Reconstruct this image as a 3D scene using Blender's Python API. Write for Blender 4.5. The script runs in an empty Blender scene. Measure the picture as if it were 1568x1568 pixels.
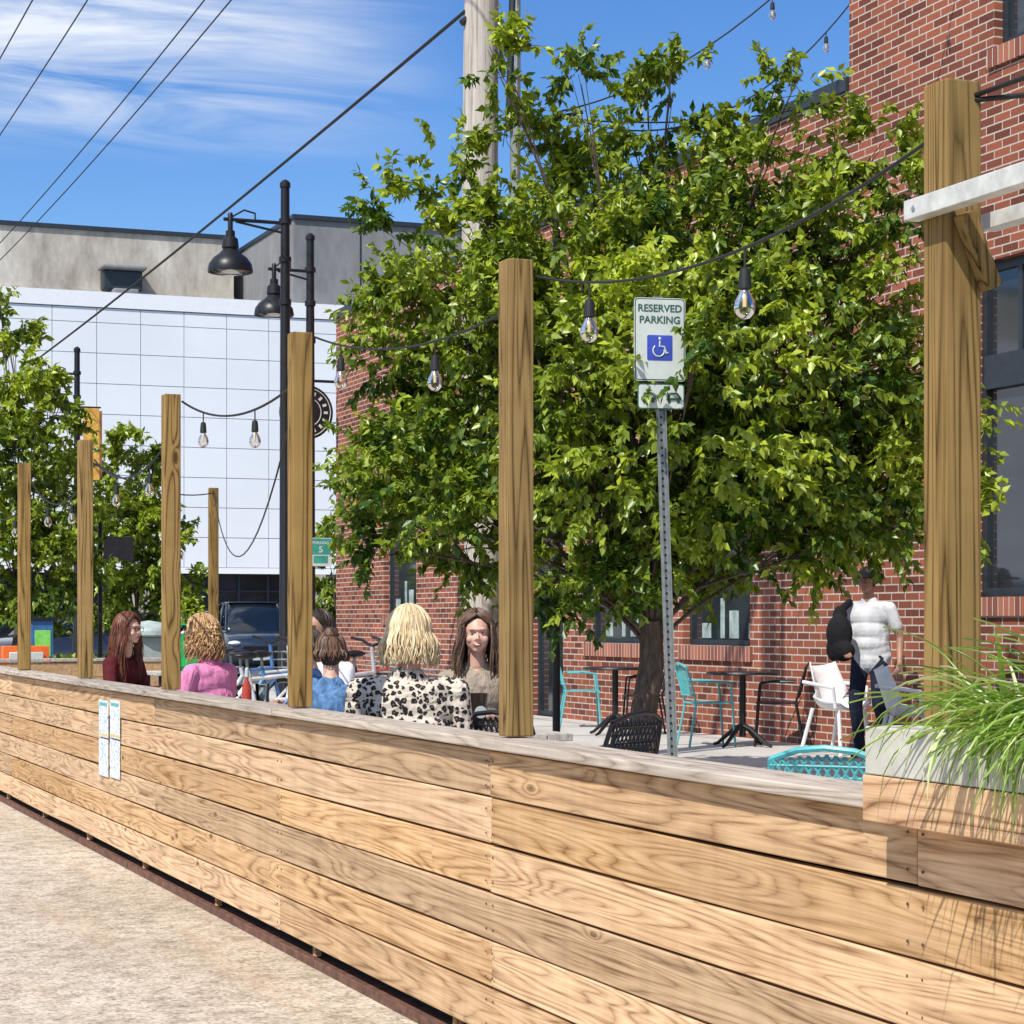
import bpy, math, random
import numpy as np
from mathutils import Vector, Matrix
random.seed(7); rng=np.random.default_rng(7)
sc=bpy.context.scene
sc.view_settings.view_transform='Standard'; sc.view_settings.look='None'; sc.view_settings.exposure=0
TH=math.radians(21.57); F=3300.0; CO,SI=math.cos(TH),math.sin(TH); EYE=1.45
DZ=0.17; RD=.032
def survey(bear,d):
    """bearing (tangent*F, measured from camera axis) and distance -> street coordinates"""
    xc=(bear-784)/F*d
    return (xc*CO+d*SI, -xc*SI+d*CO)
# ------------------------------------------------------------ materials
def nt(name):
    m=bpy.data.materials.new(name); m.use_nodes=True
    n=m.node_tree.nodes; l=m.node_tree.links
    return m,n,l,n['Principled BSDF']
def math_(n,l,op,a,b=None,c=None):
    x=n.new('ShaderNodeMath'); x.operation=op
    for i,v in enumerate((a,b,c)):
        if v is None: continue
        if isinstance(v,(int,float)): x.inputs[i].default_value=v
        else: l.new(v,x.inputs[i])
    return x.outputs[0]
def mixc(n,l,fac,a,b,mode='MIX'):
    x=n.new('ShaderNodeMix'); x.data_type='RGBA'; x.blend_type=mode
    for sock,v in ((x.inputs[0],fac),(x.inputs[6],a),(x.inputs[7],b)):
        if isinstance(v,(int,float)): sock.default_value=v
        elif isinstance(v,tuple): sock.default_value=(*v[:3],1)
        else: l.new(v,sock)
    return x.outputs[2]
def ramp(n,l,fac,stops):
    x=n.new('ShaderNodeValToRGB'); e=x.color_ramp.elements
    while len(e)>1: e.remove(e[-1])
    e[0].position=stops[0][0]; e[0].color=(*stops[0][1],1)
    for p,c in stops[1:]:
        q=e.new(p); q.color=(*c,1)
    l.new(fac,x.inputs[0]); return x.outputs[0]
def bump(n,l,h,p,strength=.3,dist=.01):
    b=n.new('ShaderNodeBump'); b.inputs['Strength'].default_value=strength; b.inputs['Distance'].default_value=dist
    l.new(h,b.inputs['Height']); l.new(b.outputs[0],p.inputs['Normal'])
def noise(n,l,vec,scale,detail=2,rough=.55,dist=0):
    x=n.new('ShaderNodeTexNoise'); x.inputs['Scale'].default_value=scale; x.inputs['Detail'].default_value=detail
    x.inputs['Roughness'].default_value=rough; x.inputs['Distortion'].default_value=dist
    if vec is not None: l.new(vec,x.inputs['Vector'])
    return x.outputs[0]
def mapping(n,l,vec,scale=(1,1,1),loc=(0,0,0)):
    x=n.new('ShaderNodeMapping'); x.inputs['Scale'].default_value=scale; x.inputs['Location'].default_value=loc
    l.new(vec,x.inputs['Vector']); return x.outputs[0]
def simple(name,col,rough=.6,metal=0,var=.25,sc_=8,bmp=0,spec=.5,fine=60):
    m,n,l,p=nt(name)
    tc=n.new('ShaderNodeTexCoord').outputs['Object']
    f=noise(n,l,tc,sc_,3,.65)
    lo=tuple(c*(1-var) for c in col); hi=tuple(min(1,c*(1+var)) for c in col)
    c=ramp(n,l,f,[(.3,lo),(.7,hi)])
    l.new(c,p.inputs['Base Color']); p.inputs['Roughness'].default_value=rough; p.inputs['Metallic'].default_value=metal
    p.inputs['Specular IOR Level'].default_value=spec
    if bmp: bump(n,l,noise(n,l,tc,fine,1),p,bmp,.01)
    return m
def wood(name,axis,light,mid,dark,rings=14,along=.6,cross=10,weather=None,knots=True,rough=.78,ringamt=.26,stain=.18,kn=.38,wamt=.4,satv=.3):
    m,n,l,p=nt(name)
    tc=n.new('ShaderNodeTexCoord').outputs['Object']
    at=n.new('ShaderNodeAttribute'); at.attribute_name='rnd'
    cb=n.new('ShaderNodeCombineXYZ')
    for i in range(3): l.new(math_(n,l,'MULTIPLY',at.outputs['Fac'],37.0+11*i),cb.inputs[i])
    ad=n.new('ShaderNodeVectorMath'); ad.operation='ADD'; l.new(tc,ad.inputs[0]); l.new(cb.outputs[0],ad.inputs[1])
    v=ad.outputs[0]
    def scv(al,cr):
        s=[cr,cr,cr]; s[axis]=al; return mapping(n,l,v,tuple(s))
    base=noise(n,l,scv(along,cross),1.0,1,.4,.3)
    ringv=math_(n,l,'MULTIPLY',base,rings)
    if knots:
        vo=n.new('ShaderNodeTexVoronoi'); vo.inputs['Scale'].default_value=1; vo.inputs['Randomness'].default_value=.9
        l.new(scv(2.2,6.5),vo.inputs['Vector'])
        kd=vo.outputs['Distance']
        sel=ramp(n,l,vo.outputs['Color'],[(kn,(0,0,0)),(kn+.04,(1,1,1))])
        ex=math_(n,l,'POWER',2.718,math_(n,l,'MULTIPLY',kd,-11.0))
        ringv=math_(n,l,'MULTIPLY_ADD',math_(n,l,'MULTIPLY',ex,sel),4.5,ringv)
    pp=math_(n,l,'MULTIPLY',math_(n,l,'PINGPONG',ringv,.5),2.0)
    pp=math_(n,l,'POWER',pp,.45)
    fib=noise(n,l,scv(4,190),1.0,1,.6)
    fib2=noise(n,l,scv(1.0,45),1.0,2,.6)
    f=math_(n,l,'ADD',math_(n,l,'MULTIPLY',pp,ringamt),math_(n,l,'MULTIPLY_ADD',fib,.35,math_(n,l,'MULTIPLY',fib2,.65-ringamt*.7)))
    col=ramp(n,l,f,[(.38,dark),(.55,mid),(.72,light)])
    tint=math_(n,l,'MULTIPLY_ADD',at.outputs['Fac'],.36,.80)
    hs=n.new('ShaderNodeHueSaturation'); l.new(col,hs.inputs['Color']); l.new(tint,hs.inputs['Value'])
    l.new(math_(n,l,'MULTIPLY_ADD',math_(n,l,'FRACT',math_(n,l,'MULTIPLY',at.outputs['Fac'],7.3)),satv,1.06-satv),hs.inputs['Saturation'])
    col=hs.outputs[0]
    blot=noise(n,l,scv(1.3,3.2),1.0,3,.65)
    col=mixc(n,l,math_(n,l,'MULTIPLY',ramp(n,l,blot,[(.45,(0,0,0)),(.72,(1,1,1))]),wamt),col,weather or tuple(c*.6 for c in mid))
    if stain:
        s=[5.,5.,5.]; s[2 if axis==1 else 0]=.7
        st=noise(n,l,mapping(n,l,tc,tuple(s)),1.6,2,.6)
        col=mixc(n,l,stain,col,ramp(n,l,st,[(.36,(.55,.5,.46)),(.56,(1,1,1)),(.72,(1.12,1.12,1.12))]),'MULTIPLY')
    if knots:
        kk=ramp(n,l,kd,[(.05,(1,1,1)),(.10,(0,0,0))])
        col=mixc(n,l,math_(n,l,'MULTIPLY',math_(n,l,'MULTIPLY',kk,sel),.8),col,tuple(c*.5 for c in dark))
    l.new(col,p.inputs['Base Color']); p.inputs['Roughness'].default_value=rough; p.inputs['Specular IOR Level'].default_value=.2
    bump(n,l,fib2,p,.5,.004)
    return m
M={}
M['fence']=wood('cedar_plank',1,(.74,.485,.26),(.54,.325,.155),(.24,.12,.048),weather=(.44,.31,.19),ringamt=.27,satv=.2,wamt=.35)
M['fence_cap']=wood('weathered_cap_wood',1,(.62,.53,.43),(.45,.37,.29),(.22,.16,.11),weather=(.46,.42,.37),kn=.6)
M['post']=wood('treated_post_wood',2,(.35,.225,.085),(.20,.122,.040),(.050,.027,.009),rings=13,along=.45,cross=12,weather=(.17,.115,.045),ringamt=.46,stain=.2,kn=.45,satv=.08)
M['deckwood']=wood('grey_deck_wood',1,(.60,.55,.48),(.48,.43,.37),(.32,.28,.23),weather=(.52,.49,.44),knots=False,stain=0)
M['plantwood']=wood('planter_wood',1,(.66,.40,.20),(.46,.25,.11),(.20,.09,.035),rings=10,cross=8,ringamt=.42)
M['rust']=simple('rusty_steel',(.14,.065,.042),.85,0,.5,14,.4)
M['dark']=simple('black_gap',(.012,.011,.01),.9)
M['backgrey']=simple('panel_backing',(.32,.33,.35),.8)
M['black']=simple('black_powdercoat',(.018,.018,.02),.4,.3,.2,8)
M['cable']=simple('black_cable',(.012,.012,.012),.6)
M['white_steel']=simple('white_painted_steel',(.60,.60,.56),.45,.1,.2,20)
M['galv']=simple('galvanised_steel',(.33,.36,.35),.5,.6,.2,20)
M['turq']=simple('turquoise_paint',(.10,.44,.46),.4,0,.1)
M['whitepl']=simple('white_plastic',(.80,.81,.82),.35,0,.05)
M['skin']=simple('skin',(.66,.38,.28),.5,0,.12,14)
M['skin2']=simple('skin_tan',(.38,.20,.13),.5,0,.1,14)
M['lips']=simple('lips',(.46,.14,.13),.4,0,.05)
M['eyew']=simple('eye_white',(.6,.56,.54),.2,0,.02)
M['eyed']=simple('eye_iris',(.03,.02,.015),.15,0,.1)
M['teeth']=simple('teeth',(.8,.78,.72),.3,0,.02)
M['concrete_planter']=simple('planter_liner',(.50,.485,.42),.7,0,.15,9,.1)
M['coping']=simple('dark_metal_coping',(.035,.045,.055),.45,.3,.15)
M['rubber']=simple('rubber',(.02,.02,.02),.8)
def cloth(name,col,var=.18,sc_=9,bs=.6):
    m,n,l,p=nt(name); tc=n.new('ShaderNodeTexCoord').outputs['Object']
    a=noise(n,l,mapping(n,l,tc,(1,1,.6)),sc_,3,.6,.8)
    c=ramp(n,l,a,[(.3,tuple(x*(1-var) for x in col)),(.7,tuple(min(1,x*(1+var)) for x in col))])
    l.new(c,p.inputs['Base Color']); p.inputs['Roughness'].default_value=.9; p.inputs['Specular IOR Level'].default_value=.15
    bump(n,l,a,p,bs,.04); return m
M['pink']=cloth('pink_shirt',(.76,.26,.46)); M['denim']=cloth('denim',(.11,.22,.40),.5,18)
M['maroon']=cloth('maroon_top',(.10,.018,.022)); M['whiteshirt']=cloth('white_shirt',(.74,.75,.82))
M['grayshirt']=cloth('grey_tshirt',(.62,.63,.66),bs=.3); M['navy']=cloth('navy_trousers',(.022,.028,.05))
M['blackcloth']=cloth('black_cloth',(.015,.015,.017)); M['taupe']=cloth('taupe_top',(.32,.26,.2),.3,25)
def leopard():
    m,n,l,p=nt('leopard_print'); tc=n.new('ShaderNodeTexCoord').outputs['Object']
    w=n.new('ShaderNodeVectorMath'); w.operation='MULTIPLY_ADD'
    nn=n.new('ShaderNodeTexNoise'); nn.inputs['Scale'].default_value=40; nn.inputs['Detail'].default_value=1; l.new(tc,nn.inputs['Vector'])
    l.new(nn.outputs['Color'],w.inputs[0]); w.inputs[1].default_value=(.028,.028,.028); l.new(tc,w.inputs[2])
    v=n.new('ShaderNodeTexVoronoi'); v.inputs['Scale'].default_value=34; v.inputs['Randomness'].default_value=.7; l.new(w.outputs[0],v.inputs['Vector'])
    c=ramp(n,l,v.outputs['Distance'],[(0,(.22,.15,.10)),(.13,(.16,.11,.08)),(.18,(.008,.008,.008)),(.41,(.010,.009,.008)),(.46,(.62,.53,.43)),(1,(.72,.64,.54))])
    l.new(c,p.inputs['Base Color']); p.inputs['Roughness'].default_value=.9
    bump(n,l,noise(n,l,tc,9,2,.6,.8),p,.8,.05); return m
M['leopard']=leopard()
def hairm(name,a,b):
    m,n,l,p=nt(name); tc=n.new('ShaderNodeTexCoord').outputs['Object']; at=n.new('ShaderNodeAttribute'); at.attribute_name='rnd'
    f=noise(n,l,mapping(n,l,tc,(1,1,.18)),130,2,.6,.3); f=math_(n,l,'MULTIPLY_ADD',at.outputs['Fac'],.45,math_(n,l,'MULTIPLY',f,.55))
    l.new(ramp(n,l,f,[(.3,a),(.7,b)]),p.inputs['Base Color']); p.inputs['Roughness'].default_value=.5
    return m
M['blonde']=hairm('blonde_hair',(.46,.32,.15),(.86,.72,.46)); M['curlyblonde']=hairm('curly_blonde_hair',(.24,.12,.045),(.64,.41,.20))
M['redhair']=hairm('auburn_hair',(.06,.018,.009),(.23,.07,.03)); M['brown']=hairm('brown_hair',(.045,.024,.014),(.20,.11,.065))
M['darkhair']=hairm('dark_hair',(.012,.009,.007),(.05,.032,.022))
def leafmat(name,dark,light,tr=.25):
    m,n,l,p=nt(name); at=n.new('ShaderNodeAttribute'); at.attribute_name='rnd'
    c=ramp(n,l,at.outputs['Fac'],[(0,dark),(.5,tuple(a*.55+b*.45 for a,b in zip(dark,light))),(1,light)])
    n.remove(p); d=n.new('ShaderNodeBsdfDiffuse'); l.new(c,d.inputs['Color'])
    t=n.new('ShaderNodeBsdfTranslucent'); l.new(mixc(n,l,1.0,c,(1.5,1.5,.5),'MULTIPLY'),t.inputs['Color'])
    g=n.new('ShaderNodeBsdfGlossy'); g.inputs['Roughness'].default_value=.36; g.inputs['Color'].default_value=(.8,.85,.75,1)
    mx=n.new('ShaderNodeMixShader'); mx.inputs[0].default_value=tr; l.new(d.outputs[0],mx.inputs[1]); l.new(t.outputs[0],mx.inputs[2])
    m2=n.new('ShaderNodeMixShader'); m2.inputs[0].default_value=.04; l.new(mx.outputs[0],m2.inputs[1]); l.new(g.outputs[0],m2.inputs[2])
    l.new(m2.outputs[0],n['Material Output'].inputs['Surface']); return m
M['leaf']=leafmat('pear_leaf',(.038,.095,.012),(.42,.50,.045))  # pale end carries the sunlit highlight tone as leaf colour
M['leafgrass']=leafmat('spider_grass_leaf',(.12,.25,.03),(.36,.50,.12))
M['leafwhite']=leafmat('spider_grass_pale',(.5,.58,.3),(.7,.75,.5))
def barkm():
    m,n,l,p=nt('bark'); tc=n.new('ShaderNodeTexCoord').outputs['Object']
    f=noise(n,l,mapping(n,l,tc,(1,1,.25)),35,3,.65,.5)
    l.new(ramp(n,l,f,[(.3,(.035,.025,.019)),(.7,(.14,.10,.075))]),p.inputs['Base Color']); p.inputs['Roughness'].default_value=.9
    bump(n,l,f,p,.8,.02); return m
M['bark']=barkm()
def polem():
    m,n,l,p=nt('weathered_pole_wood'); tc=n.new('ShaderNodeTexCoord').outputs['Object']
    f=noise(n,l,mapping(n,l,tc,(1,1,.03)),38,4,.7,.3); g=noise(n,l,mapping(n,l,tc,(1,1,.3)),3,3)
    c=ramp(n,l,f,[(.32,(.20,.17,.14)),(.48,(.50,.46,.41)),(.7,(.66,.62,.57))])
    c=mixc(n,l,math_(n,l,'MULTIPLY',g,.35),c,(.38,.31,.23))
    l.new(c,p.inputs['Base Color']); p.inputs['Roughness'].default_value=.9; bump(n,l,f,p,.7,.015); return m
M['pole']=polem()
def brickm():
    m,n,l,p=nt('red_brick'); tc=n.new('ShaderNodeTexCoord').outputs['Object']
    sp=n.new('ShaderNodeSeparateXYZ'); l.new(tc,sp.inputs[0]); cb=n.new('ShaderNodeCombineXYZ')
    l.new(math_(n,l,'ADD',sp.outputs[0],sp.outputs[1]),cb.inputs[0]); l.new(sp.outputs[2],cb.inputs[1])
    b=n.new('ShaderNodeTexBrick'); b.inputs['Scale'].default_value=1; b.inputs['Brick Width'].default_value=.245; b.inputs['Row Height'].default_value=.078
    b.inputs['Mortar Size'].default_value=.0075; b.inputs['Mortar Smooth'].default_value=.15; b.inputs['Bias'].default_value=-.15
    b.inputs['Color1'].default_value=(.38,.12,.068,1); b.inputs['Color2'].default_value=(.11,.037,.028,1); b.inputs['Mortar'].default_value=(.60,.53,.46,1)
    l.new(cb.outputs[0],b.inputs['Vector'])
    g=noise(n,l,cb.outputs[0],45,2); big=noise(n,l,cb.outputs[0],.6,3,.6)
    c=mixc(n,l,.45,b.outputs['Color'],ramp(n,l,g,[(.3,(.5,.5,.5)),(.7,(1.15,1.12,1.1))]),'MULTIPLY')
    c=mixc(n,l,.5,c,ramp(n,l,big,[(.3,(.7,.68,.66)),(.7,(1.05,1.05,1.05))]),'MULTIPLY')
    l.new(c,p.inputs['Base Color']); p.inputs['Roughness'].default_value=.85; p.inputs['Specular IOR Level'].default_value=.2
    bump(n,l,math_(n,l,'MULTIPLY',b.outputs['Fac'],-1.0),p,.6,.012); return m
M['brick']=brickm()
def soldierm():
    m,n,l,p=nt('soldier_course_brick'); tc=n.new('ShaderNodeTexCoord').outputs['Object']
    sp=n.new('ShaderNodeSeparateXYZ'); l.new(tc,sp.inputs[0])
    f=math_(n,l,'FRACT',math_(n,l,'MULTIPLY',sp.outputs[1],12)); k=math_(n,l,'FLOOR',math_(n,l,'MULTIPLY',sp.outputs[1],12))
    w=n.new('ShaderNodeTexWhiteNoise'); w.noise_dimensions='1D'; l.new(k,w.inputs['W'])
    c=ramp(n,l,w.outputs['Value'],[(0,(.2,.06,.04)),(1,(.40,.14,.08))])
    c=mixc(n,l,math_(n,l,'LESS_THAN',f,.13),c,(.55,.48,.41))
    l.new(c,p.inputs['Base Color']); p.inputs['Roughness'].default_value=.85; return m
M['soldier']=soldierm()
def concm(name,a,b,s=1.2,fine=35,streak=True):
    m,n,l,p=nt(name); tc=n.new('ShaderNodeTexCoord').outputs['Object']
    f=noise(n,l,mapping(n,l,tc,(1,1,.35 if streak else 1)),s,5,.7,.3); g=noise(n,l,mapping(n,l,tc,(1,1,.4 if streak else 1)),fine,2,.7)
    c=ramp(n,l,f,[(.3,a),(.7,b)]); c=mixc(n,l,.45,c,ramp(n,l,g,[(.3,(.6,.6,.6)),(.7,(1.1,1.1,1.1))]),'MULTIPLY')
    l.new(c,p.inputs['Base Color']); p.inputs['Roughness'].default_value=.9; return m
M['concrete']=concm('stained_concrete',(.30,.25,.19),(.72,.67,.58),.6,3)
M['conc_gray']=concm('grey_concrete_panel',(.20,.20,.20),(.32,.32,.32),.4,3)
M['sidewalk']=concm('sidewalk_concrete',(.46,.44,.40),(.62,.60,.56),.9,30,False)
def roadm():
    m,n,l,p=nt('road_aggregate'); tc=n.new('ShaderNodeTexCoord').outputs['Object']
    big=noise(n,l,tc,.7,4,.6,.3); mid=noise(n,l,tc,9,4,.75)
    vo=n.new('ShaderNodeTexVoronoi'); vo.inputs['Scale'].default_value=70; l.new(tc,vo.inputs['Vector'])
    c=ramp(n,l,big,[(.3,(.50,.43,.345)),(.7,(.68,.605,.505))])
    c=mixc(n,l,.6,c,ramp(n,l,vo.outputs['Color'],[(.1,(.25,.22,.19)),(.35,(.8,.77,.72)),(.9,(1.25,1.22,1.15))]),'MULTIPLY')
    c=mixc(n,l,.7,c,ramp(n,l,mid,[(.36,(.5,.46,.42)),(.55,(1,1,1))]),'MULTIPLY')
    st=noise(n,l,mapping(n,l,tc,(2.2,.22,1)),1.2,4,.7)
    c=mixc(n,l,math_(n,l,'MULTIPLY',ramp(n,l,st,[(.52,(0,0,0)),(.72,(1,1,1))]),.45),c,(.46,.31,.19))
    l.new(c,p.inputs['Base Color']); p.inputs['Roughness'].default_value=.95; p.inputs['Specular IOR Level'].default_value=.2
    bump(n,l,noise(n,l,tc,60,1),p,.6,.012); return m
M['road']=roadm()
M['panel']=simple('white_wall_panel',(.86,.88,.90),.4,0,.05,.25)
M['panel_trim']=simple('white_parapet',(.9,.91,.92),.4,0,.03)
M['asphalt']=simple('asphalt',(.07,.07,.072),.9,0,.3,3)
def glassm(name,base,rough=.05):
    m,n,l,p=nt(name); tc=n.new('ShaderNodeTexCoord').outputs['Object']
    f=noise(n,l,tc,.8,2); l.new(ramp(n,l,f,[(.35,tuple(b*.5 for b in base)),(.7,base)]),p.inputs['Base Color'])
    p.inputs['Roughness'].default_value=rough; p.inputs['Specular IOR Level'].default_value=1.0; return m
M['glass']=glassm('window_glass',(.035,.045,.055))
M['carglass']=glassm('car_glass',(.015,.02,.025))
def bulbglass():
    m,n,l,p=nt('bulb_glass'); n.remove(p); t=n.new('ShaderNodeBsdfTransparent'); t.inputs[0].default_value=(.93,.93,.9,1)
    g=n.new('ShaderNodeBsdfGlossy'); g.inputs['Roughness'].default_value=.05; fr=n.new('ShaderNodeFresnel'); fr.inputs[0].default_value=1.7
    mx=n.new('ShaderNodeMixShader'); l.new(fr.outputs[0],mx.inputs[0]); l.new(t.outputs[0],mx.inputs[1]); l.new(g.outputs[0],mx.inputs[2]); l.new(mx.outputs[0],n['Material Output'].inputs['Surface']); return m
M['bulb']=bulbglass()
M['fil']=simple('amber_filament',(.85,.6,.3),.4)
# ------------------------------------------------------------ mesh builder
class MB:
    def __init__(s): s.v=[];s.f=[];s.m=[];s.r=[];s.mats=[]
    def mi(s,mat):
        if mat not in s.mats: s.mats.append(mat)
        return s.mats.index(mat)
    def add(s,vs,fs,mat,rnd=None):
        o=len(s.v); s.v.extend([tuple(v) for v in vs]); k=s.mi(mat)
        if rnd is None: rnd=random.random()
        s.r.extend([rnd]*len(vs))
        for f in fs: s.f.append(tuple(i+o for i in f)); s.m.append(k)
    def box(s,lo,hi,mat,rnd=None,M4=None):
        x0,y0,z0=lo;x1,y1,z1=hi
        vs=[Vector(p) for p in ((x0,y0,z0),(x1,y0,z0),(x1,y1,z0),(x0,y1,z0),(x0,y0,z1),(x1,y0,z1),(x1,y1,z1),(x0,y1,z1))]
        if M4 is not None: vs=[M4@v for v in vs]
        s.add(vs,[(0,3,2,1),(4,5,6,7),(0,1,5,4),(1,2,6,5),(2,3,7,6),(3,0,4,7)],mat,rnd)
    def tube(s,pts,rad,mat,seg=8,caps=True,rnd=None):
        pts=[Vector(p) for p in pts]; n=len(pts)
        if isinstance(rad,(int,float)): rad=[rad]*n
        vs=[];fs=[]; up=None
        for i,p in enumerate(pts):
            t=(pts[min(i+1,n-1)]-pts[max(i-1,0)])
            if t.length<1e-9: t=Vector((0,0,1))
            t.normalize()
            if up is None:
                a=Vector((0,0,1)) if abs(t.z)<.9 else Vector((1,0,0)); up=t.cross(a).normalized()
            up=(up-t*up.dot(t)); up=up.normalized() if up.length>1e-6 else t.orthogonal().normalized()
            w=t.cross(up)
            for k in range(seg):
                an=2*math.pi*k/seg; vs.append(p+(up*math.cos(an)+w*math.sin(an))*rad[i])
        for i in range(n-1):
            for k in range(seg):
                a=i*seg+k;b=i*seg+(k+1)%seg; fs.append((a,b,b+seg,a+seg))
        if caps: fs.append(tuple(range(seg-1,-1,-1))); fs.append(tuple((n-1)*seg+k for k in range(seg)))
        s.add(vs,fs,mat,rnd)
    def lathe(s,c,prof,mat,seg=16,M4=None):
        vs=[];fs=[];n=len(prof); c=Vector(c)
        for r,z in prof:
            for k in range(seg):
                a=2*math.pi*k/seg; p=Vector((r*math.cos(a),r*math.sin(a),z))
                if M4 is not None: p=M4@p
                vs.append(c+p)
        for i in range(n-1):
            for k in range(seg):
                a=i*seg+k;b=i*seg+(k+1)%seg; fs.append((a,b,b+seg,a+seg))
        if prof[0][0]>1e-5: fs.append(tuple(range(seg-1,-1,-1)))
        if prof[-1][0]>1e-5: fs.append(tuple((n-1)*seg+k for k in range(seg)))
        s.add(vs,fs,mat)
    def ell(s,c,r,mat,seg=12,rings=8,R=None):
        vs=[];fs=[];c=Vector(c)
        for i in range(rings+1):
            ph=math.pi*i/rings
            for k in range(seg):
                a=2*math.pi*k/seg; p=Vector((r[0]*math.sin(ph)*math.cos(a),r[1]*math.sin(ph)*math.sin(a),-r[2]*math.cos(ph)))
                if R is not None: p=R@p
                vs.append(c+p)
        for i in range(rings):
            for k in range(seg):
                a=i*seg+k;b=i*seg+(k+1)%seg; fs.append((a,b,b+seg,a+seg))
        s.add(vs,fs,mat)
    def build(s,name,parent=None,smooth=True,bevel=0,ang=35):
        me=bpy.data.meshes.new(name); me.from_pydata(s.v,[],s.f)
        for m in s.mats: me.materials.append(m)
        me.polygons.foreach_set('material_index',s.m)
        a=me.attributes.new('rnd','FLOAT','POINT'); a.data.foreach_set('value',s.r)
        if smooth:
            me.polygons.foreach_set('use_smooth',[True]*len(s.f)); me.set_sharp_from_angle(angle=math.radians(ang))
        me.update(); o=bpy.data.objects.new(name,me); sc.collection.objects.link(o)
        if bevel:
            b=o.modifiers.new('bevel','BEVEL'); b.width=bevel; b.segments=2; b.limit_method='ANGLE'
        if parent: o.parent=parent; o.location=-Vector(parent.location)
        return o
def empty(name,loc=(0,0,0)):
    e=bpy.data.objects.new(name,None); e.location=loc; e.empty_display_size=.2; sc.collection.objects.link(e); return e
def RZ(a): return Matrix.Rotation(a,4,'Z')
def TR(x,y,z,a=0): return Matrix.Translation((x,y,z))@RZ(a)
def pt(M4,x,y,z): return M4@Vector((x,y,z))
# ------------------------------------------------------------ ground
b=MB(); b.add([(-700,-300,-.01),(700,-300,-.01),(700,1200,-.01),(-700,1200,-.01)],[(0,1,2,3)],M['asphalt']); b.build('ground',smooth=False)
b=MB(); b.add([(-9,-30,RD),(2.6,-30,RD),(2.6,46,RD),(-9,46,RD)],[(0,1,2,3)],M['road']); b.build('road',smooth=False)
b=MB(); pw=simple('worn_road_paint',(.74,.72,.66),.8,0,.2,20)
for y in (16.1,): b.add([(-3,y,RD+.004),(1.9,y,RD+.004),(1.9,y+.14,RD+.004),(-3,y+.14,RD+.004)],[(0,1,2,3)],pw)
b.add([(-3.2,-20,RD+.004),(-3.08,-20,RD+.004),(-3.08,44,RD+.004),(-3.2,44,RD+.004)],[(0,1,2,3)],pw)
b.build('painted_road_marking',smooth=False)
b=MB(); b.box((5.25,-20,-.02),(11.2,46,DZ),M['sidewalk'])
for y in range(-8,46,2): b.box((5.26,y,DZ),(11,y+.012,DZ+.002),M['dark'])
b.build('sidewalk',smooth=False,bevel=.01)
b=MB()
x=2.66
while x<5.24:
    y=-4
    while y<21.6:
        L=min(random.choice((2.4,3.0,3.6)),21.6-y); b.box((x,y,DZ-.035),(x+.138,y+L-.003,DZ-.002),M['deckwood']); y+=L
    x+=.144
b.box((2.62,-4,0.0),(5.24,21.6,DZ-.04),M['dark'])
b.build('wooden_deck',smooth=False)
# ------------------------------------------------------------ fence
fence=empty('wooden_fence',(2.5,8,0))
b=MB(); zt=1.03; ph=.155
for i in range(6):
    z1=zt-i*ph; z0=z1-ph+.007
    joints=[3.97+2.545*k for k in range(-3,9) if (k+i*2)%3==0 or (i%2==0 and (k%4==1))]
    joints=[-3.0]+[j for j in joints if -2.5<j<21]+[21.7]
    for a,c in zip(joints[:-1],joints[1:]):
        dx=random.uniform(-.003,.003); rnd=random.random(); ns=max(2,int((c-a)/.7)); vs=[];fs=[]
        # each board is slightly cupped and bowed
        ph1,ph2=random.uniform(0,6.28),random.uniform(0,6.28)
        for k in range(ns+1):
            yy=a+.002+(c-a-.004)*k/ns; wob=.0022*math.sin(ph1+k*1.3); wx=.0025*math.sin(ph2+k*.9)
            zz0=z0+wob; zz1=z1-.001+wob*.9
            vs+=[(2.50+dx+wx,yy,zz0),(2.50+dx+wx,yy,zz1),(2.538+dx+wx,yy,zz1),(2.538+dx+wx,yy,zz0)]
        for k in range(ns):
            o=4*k; fs+=[(o,o+4,o+5,o+1),(o+1,o+5,o+6,o+2),(o+2,o+6,o+7,o+3),(o+3,o+7,o+4,o)]
        fs+=[(0,1,2,3),(4*ns+3,4*ns+2,4*ns+1,4*ns)]
        b.add(vs,fs,M['fence'],rnd)
b.build('planks',fence,smooth=False,bevel=.004)
b=MB()
for k in range(0,8):
    y0=4.02 if k==0 else 3.97+2.545*k
    y1=3.97+2.545*(k+1)
    b.box((2.462+random.uniform(-.004,.004),y0+.002,1.037),(2.645,y1-.002,1.07+random.uniform(-.003,.003)),M['fence_cap'])
b.box((2.522,-3,1.037),(2.645,4.015,1.068),M['fence_cap'])
b.build('cap_rail',fence,smooth=False,bevel=.005)
b=MB(); b.box((2.575,-3,.05),(2.59,21.7,1.03),M['dark'])  # black sheet stands for the shade in the gap under the planks
for i in range(14):
    y=-1.6+i*1.7; b.box((2.525,y,.057),(2.55,y+.04,.103),M['fence'])
b.build('gap_shade_and_shims',fence,smooth=False)
b=MB(); b.box((2.478,-3,.0),(2.486,21.7,.066),M['rust']); b.box((2.486,-3,0),(2.60,21.7,.052),M['rust']); b.build('base_channel',fence,smooth=False,bevel=.002)
b=MB()
for i in range(6):
    z1=zt-i*ph; b.box((2.55,21.72,z1-ph+.007),(5.25,21.758,z1),M['fence'])
b.box((2.5,21.705,1.037),(5.3,21.82,1.07),M['fence_cap'])
b.build('end_panel',fence,smooth=False,bevel=.004)
nails=MB()
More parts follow.
